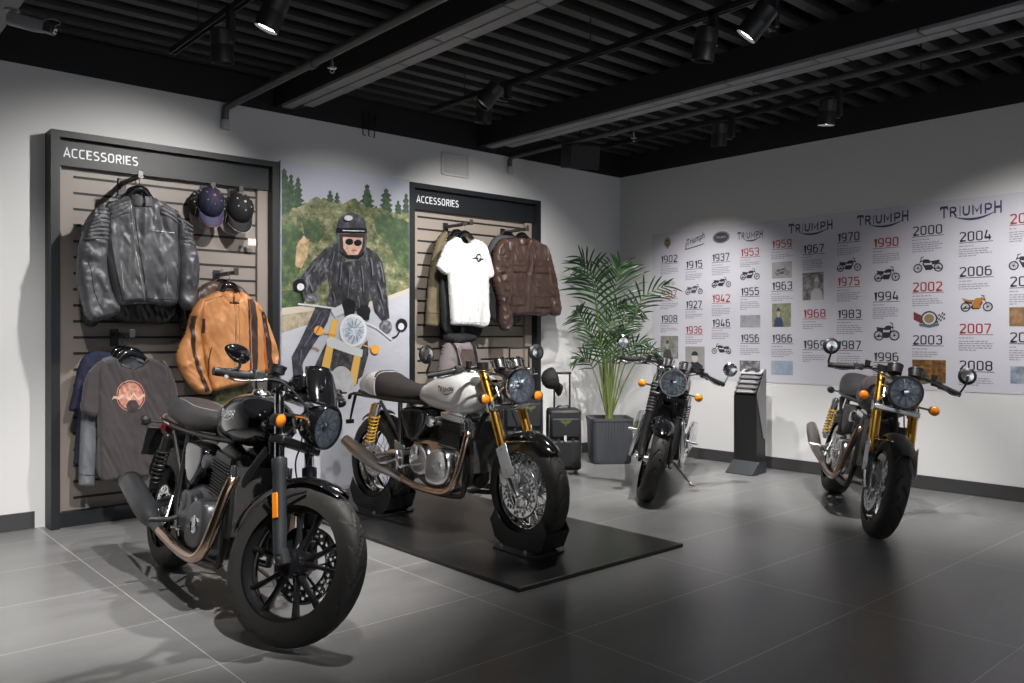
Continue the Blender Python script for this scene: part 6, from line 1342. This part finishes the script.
cloth('sleeve', blk2, [(448, 250), (441, 268), (440, 300), (443, 330), (452, 332), (452, 290)], Y4+.09, .025, .02, .03, r, seed=44); cloth('sleeve', blk2, [(486, 255), (491, 275), (495, 300), (493, 318), (487, 316), (484, 280)], Y4+.09, .025, .02, .03, r, seed=45)
r = garment('t_shirt', 'bright white T-shirt with small dark chest emblem on the right cabinet', 't-shirt', 465, 240, Y4)
b_ = cloth('shirt_body', wte, [(457, 237), (450, 241), (447, 250), (448, 275), (449.5, 300), (451, 321), (453, 325), (470, 325.5), (486, 326), (488, 300), (487.5, 276), (487, 255), (483, 244), (474, 239), (469, 243), (462, 243)], Y4, .026, .02, .018, r, seed=14, wr=(.015, 16, 2.0))
s1 = cloth('sleeve', wte, [(452, 240), (445, 245), (440, 257), (436.5, 267), (446, 275), (449, 268), (451, 252)], Y4-.002, .026, .02, .020, r, seed=15, wr=(.006, 8, 5)); s2 = cloth('sleeve', wte, [(481, 242), (486, 247), (490, 260), (493.5, 273), (491, 278), (486, 277), (484, 262)], Y4-.002, .026, .02, .020, r, seed=16, wr=(.006, 8, 5))
bv = gbvh([b_, s1, s2]); V, Fc = ringf(.5, .30, 24); patch('chest_emblem', M['tag_black'], bv, V, Fc, 472, 478.5, 254, 262.5, Y4, r, .002, .3)
patch('chest_emblem', M['tag_black'], bv, [(0, .3), (.3, .6), (1, .5), (.8, .2), (.3, .3)], [(0, 1, 2, 3, 4)], 469, 475, 255.5, 261, Y4, r, .0025)
patch('chest_emblem', M['tag_black'], bv, [(0, .3), (.3, .6), (1, .5), (.8, .2), (.3, .3)], [(0, 1, 2, 3, 4)], 475, 481, 256, 262, Y4, r, .0025)
line('neck_rib', wte, bv, [(457.5, 238.5), (461, 244), (466, 245.5), (470, 244), (473.5, 239.5)], Y4, .005, r); line('hem', gry, bv, [(452, 322), (470, 322.5), (486, 323)], Y4, .0012, r)
hanger(465, 234, 24, Y4+.01, 'black hanger in the neck of the white T-shirt', 222); hanger(457, 232.5, 22, Y4+.14, 'black hanger behind the white T-shirt, in the olive jacket', 221)
arm(471, 223, Y4-.02, 'display arm holding the white T-shirt')
# brown leather jacket and slate jumper
Y5 = YL-.35
r = garment('jumper', 'slate grey jumper behind the left shoulder of the brown leather jacket', 'jumper', 503, 242, Y5+.1)
cloth('jumper_body', sgry, [(508, 235), (498, 235), (490, 243), (487, 262), (492, 318), (505, 322), (520, 318), (524, 245), (516, 236)], Y5+.12, .035, .02, .035, r, seed=51)
r = garment('leather_jacket', 'dark brown leather jacket with four flap pockets on the right cabinet', 'jacket', 521, 240, Y5)
b_ = cloth('jacket_body', brn, [(515, 237), (506, 239), (501, 246), (503, 275), (507, 300), (510, 315), (528, 315), (547, 315), (549, 300), (549, 275), (547, 253), (540, 243), (528, 238), (524, 243), (518, 243)], Y5, .042, .035, .035, r, seed=17, wr=(.012, 12, 4))
s1 = cloth('sleeve', brn, [(506, 238.5), (496, 243), (492.5, 262), (494, 285), (499, 300), (504, 322), (508, 330), (497, 331), (497, 331), (508, 318), (510, 309), (506, 290), (507, 262)], Y5-.005, .05, .04, .045, r, seed=18, wr=(.010, 7, 10)) if False else cloth('sleeve', brn, [(506, 239), (496, 244), (492.5, 262), (494, 285), (499, 305), (500, 328), (508, 331), (511, 318), (508, 300), (507, 262)], Y5-.010, .042, .035, .034, r, seed=18, wr=(.014, 9, 11))
s2 = cloth('sleeve', brn, [(543, 244), (548, 254), (554, 277), (559.5, 311), (553, 316), (548.5, 309), (547, 290), (543, 262)], Y5-.010, .040, .035, .034, r, seed=19, wr=(.014, 9, 11))
bv = gbvh([b_, s1, s2])
for x0, x1, y0, y1 in ((509, 521, 261, 272), (529, 544, 261, 273), (508, 520, 291, 305), (530, 546, 292, 307)):
    patch('flap_pocket', brn, bv, [(0, 0), (1, 0), (1, 1), (0, 1)], [(0, 1, 2, 3)], x0, x1, y0, y1, Y5, r, .012, .2); line('pocket_flap', dbr, bv, [(x0, y0+4.5), ((x0+x1)/2, y0+5.5), (x1, y0+4.5)], Y5, .0036, r, off=.013); line('pocket_edge', dbr, bv, [(x0, y0), (x0, y1), (x1, y1), (x1, y0), (x0, y0)], Y5, .0026, r, off=.011)
line('front_zip', dbr, bv, [(524.5, 246), (526, 280), (526.5, 313)], Y5, .0035, r); line('zip_flap', brn, bv, [(527.5, 246), (529, 280), (529.5, 313)], Y5, .004, r); line('seam', dbr, bv, [(507, 247), (508, 280), (511, 313)], Y5, .002, r)
for k in range(5): line('shoulder_rib', brn, bv, [(495.5, 249+k*3.4), (501, 247.5+k*3.4), (506, 248.5+k*3.4)], Y5, .006, r, off=-.001)
collar(r, L(521.5, 241, Y5)+Vector((0, -.014, .004)), .052, .042, .036, brn, .14)
hanger(522, 235.5, 24, Y5+.01, 'black hanger in the collar of the brown leather jacket', 228); hanger(508, 234.5, 22, Y5+.11, 'black hanger behind the brown leather jacket, in the slate jumper', 228.5)
arm(527, 229, Y5-.03, 'display arm holding the brown leather jacket')
# hanging trousers and backpack below the white T-shirt
Y6 = YL-.30
r = garment('folded_trousers', 'black trousers folded over a hanger below the white T-shirt', 'trousers', 465, 326, Y6+.08)
cloth('folded_cloth', blk2, [(451, 318), (451, 334), (464, 335), (478, 338), (479, 318)], Y6+.05, .03, .03, .03, r, seed=61)
r = garment('backpack', 'mauve-grey backpack with black straps on the right cabinet, under the white T-shirt', 'backpack', 458, 345, Y6)
b_ = cloth('backpack_body', mauve, [(447, 341), (442, 350), (438, 370), (437, 392), (450, 398), (470, 398), (477, 385), (478, 362), (473, 346), (466, 340)], Y6, .09, .05, .08, r, seed=62, wr=(.010, 8, 6))
bv = gbvh([b_]); br2 = mat('canvas_brown', (.11, .075, .065), .8)
patch('front_pocket', br2, bv, [(.1, 0), (.9, 0), (1, .5), (.8, 1), (.2, 1), (0, .5)], [tuple(range(6))], 450, 468, 349, 380, Y6, r, .008, .15)
ribbon('strap', blk2, bv, [(447, 343), (450, 352), (452, 366)], 2.6, Y6, r, off=.010); ribbon('strap', blk2, bv, [(466, 342), (467, 352), (469, 366)], 2.6, Y6, r, off=.010)
line('pale_piping', mat('piping_pale', (.5, .48, .47), .6), bv, [(449, 346), (453, 362), (456, 376)], Y6, .003, r, off=.012)
cloth('top_roll', blk2, [(446, 334), (446, 342), (456, 345), (472, 342), (474, 335), (460, 333)], Y6-.02, .06, .05, .05, r, seed=63)
arm(462, 331, Y6-.02, 'display arm holding the mauve-grey backpack')
# caps on the left cabinet
Yc = YL-.20
cw = Vector((0, -.86, .5)); pk_ = Vector((.05, -.35, -1))
def wallcap(px, py, lab, m, mb_, tr, yaw=0, dy=0):
    Rz = Matrix.Rotation(yaw, 3, 'Z'); cap(L(px, py, Yc-.04+dy*2.4)+Vector((0, .03, 0)), Rv(Rz@pk_, Rz@cw), lab, m, mb_, tr, 'baseball caps on the left cabinet', 1.08)
wallcap(212, 203, 'navy blue cap with reddish eyelets, left of the two front caps', M['cap_navy'], M['cap_purple'], M['cap_red'], D(-8))
wallcap(204, 205, 'black and grey cap tucked behind the navy blue cap', M['cap_black'], M['cap_grey'], None, D(-25), .04)
wallcap(241, 209, 'black cap with pale eyelets, right of the navy blue cap', M['cap_black'], M['cap_black'], M['cap_grey'], D(-4))
wallcap(233.5, 212, 'grey-peaked cap behind the black cap', M['cap_black'], M['cap_grey'], None, D(-25), .04)
arm(213, 187, YL-.22, 'short display arm above the navy blue cap'); arm(241, 190, YL-.22, 'short display arm above the black cap')
p = L(252, 242, Yc+.05); q = MB().box((0, 0, 0), (.06, .002, .05)).box((0, -.0015, -.006), (.045, .002, .022)).build('price_tag', wt, None, smooth=False, loc=p); tag(q, 'small white and navy price tag hanging beside the black cap', 'price tag')
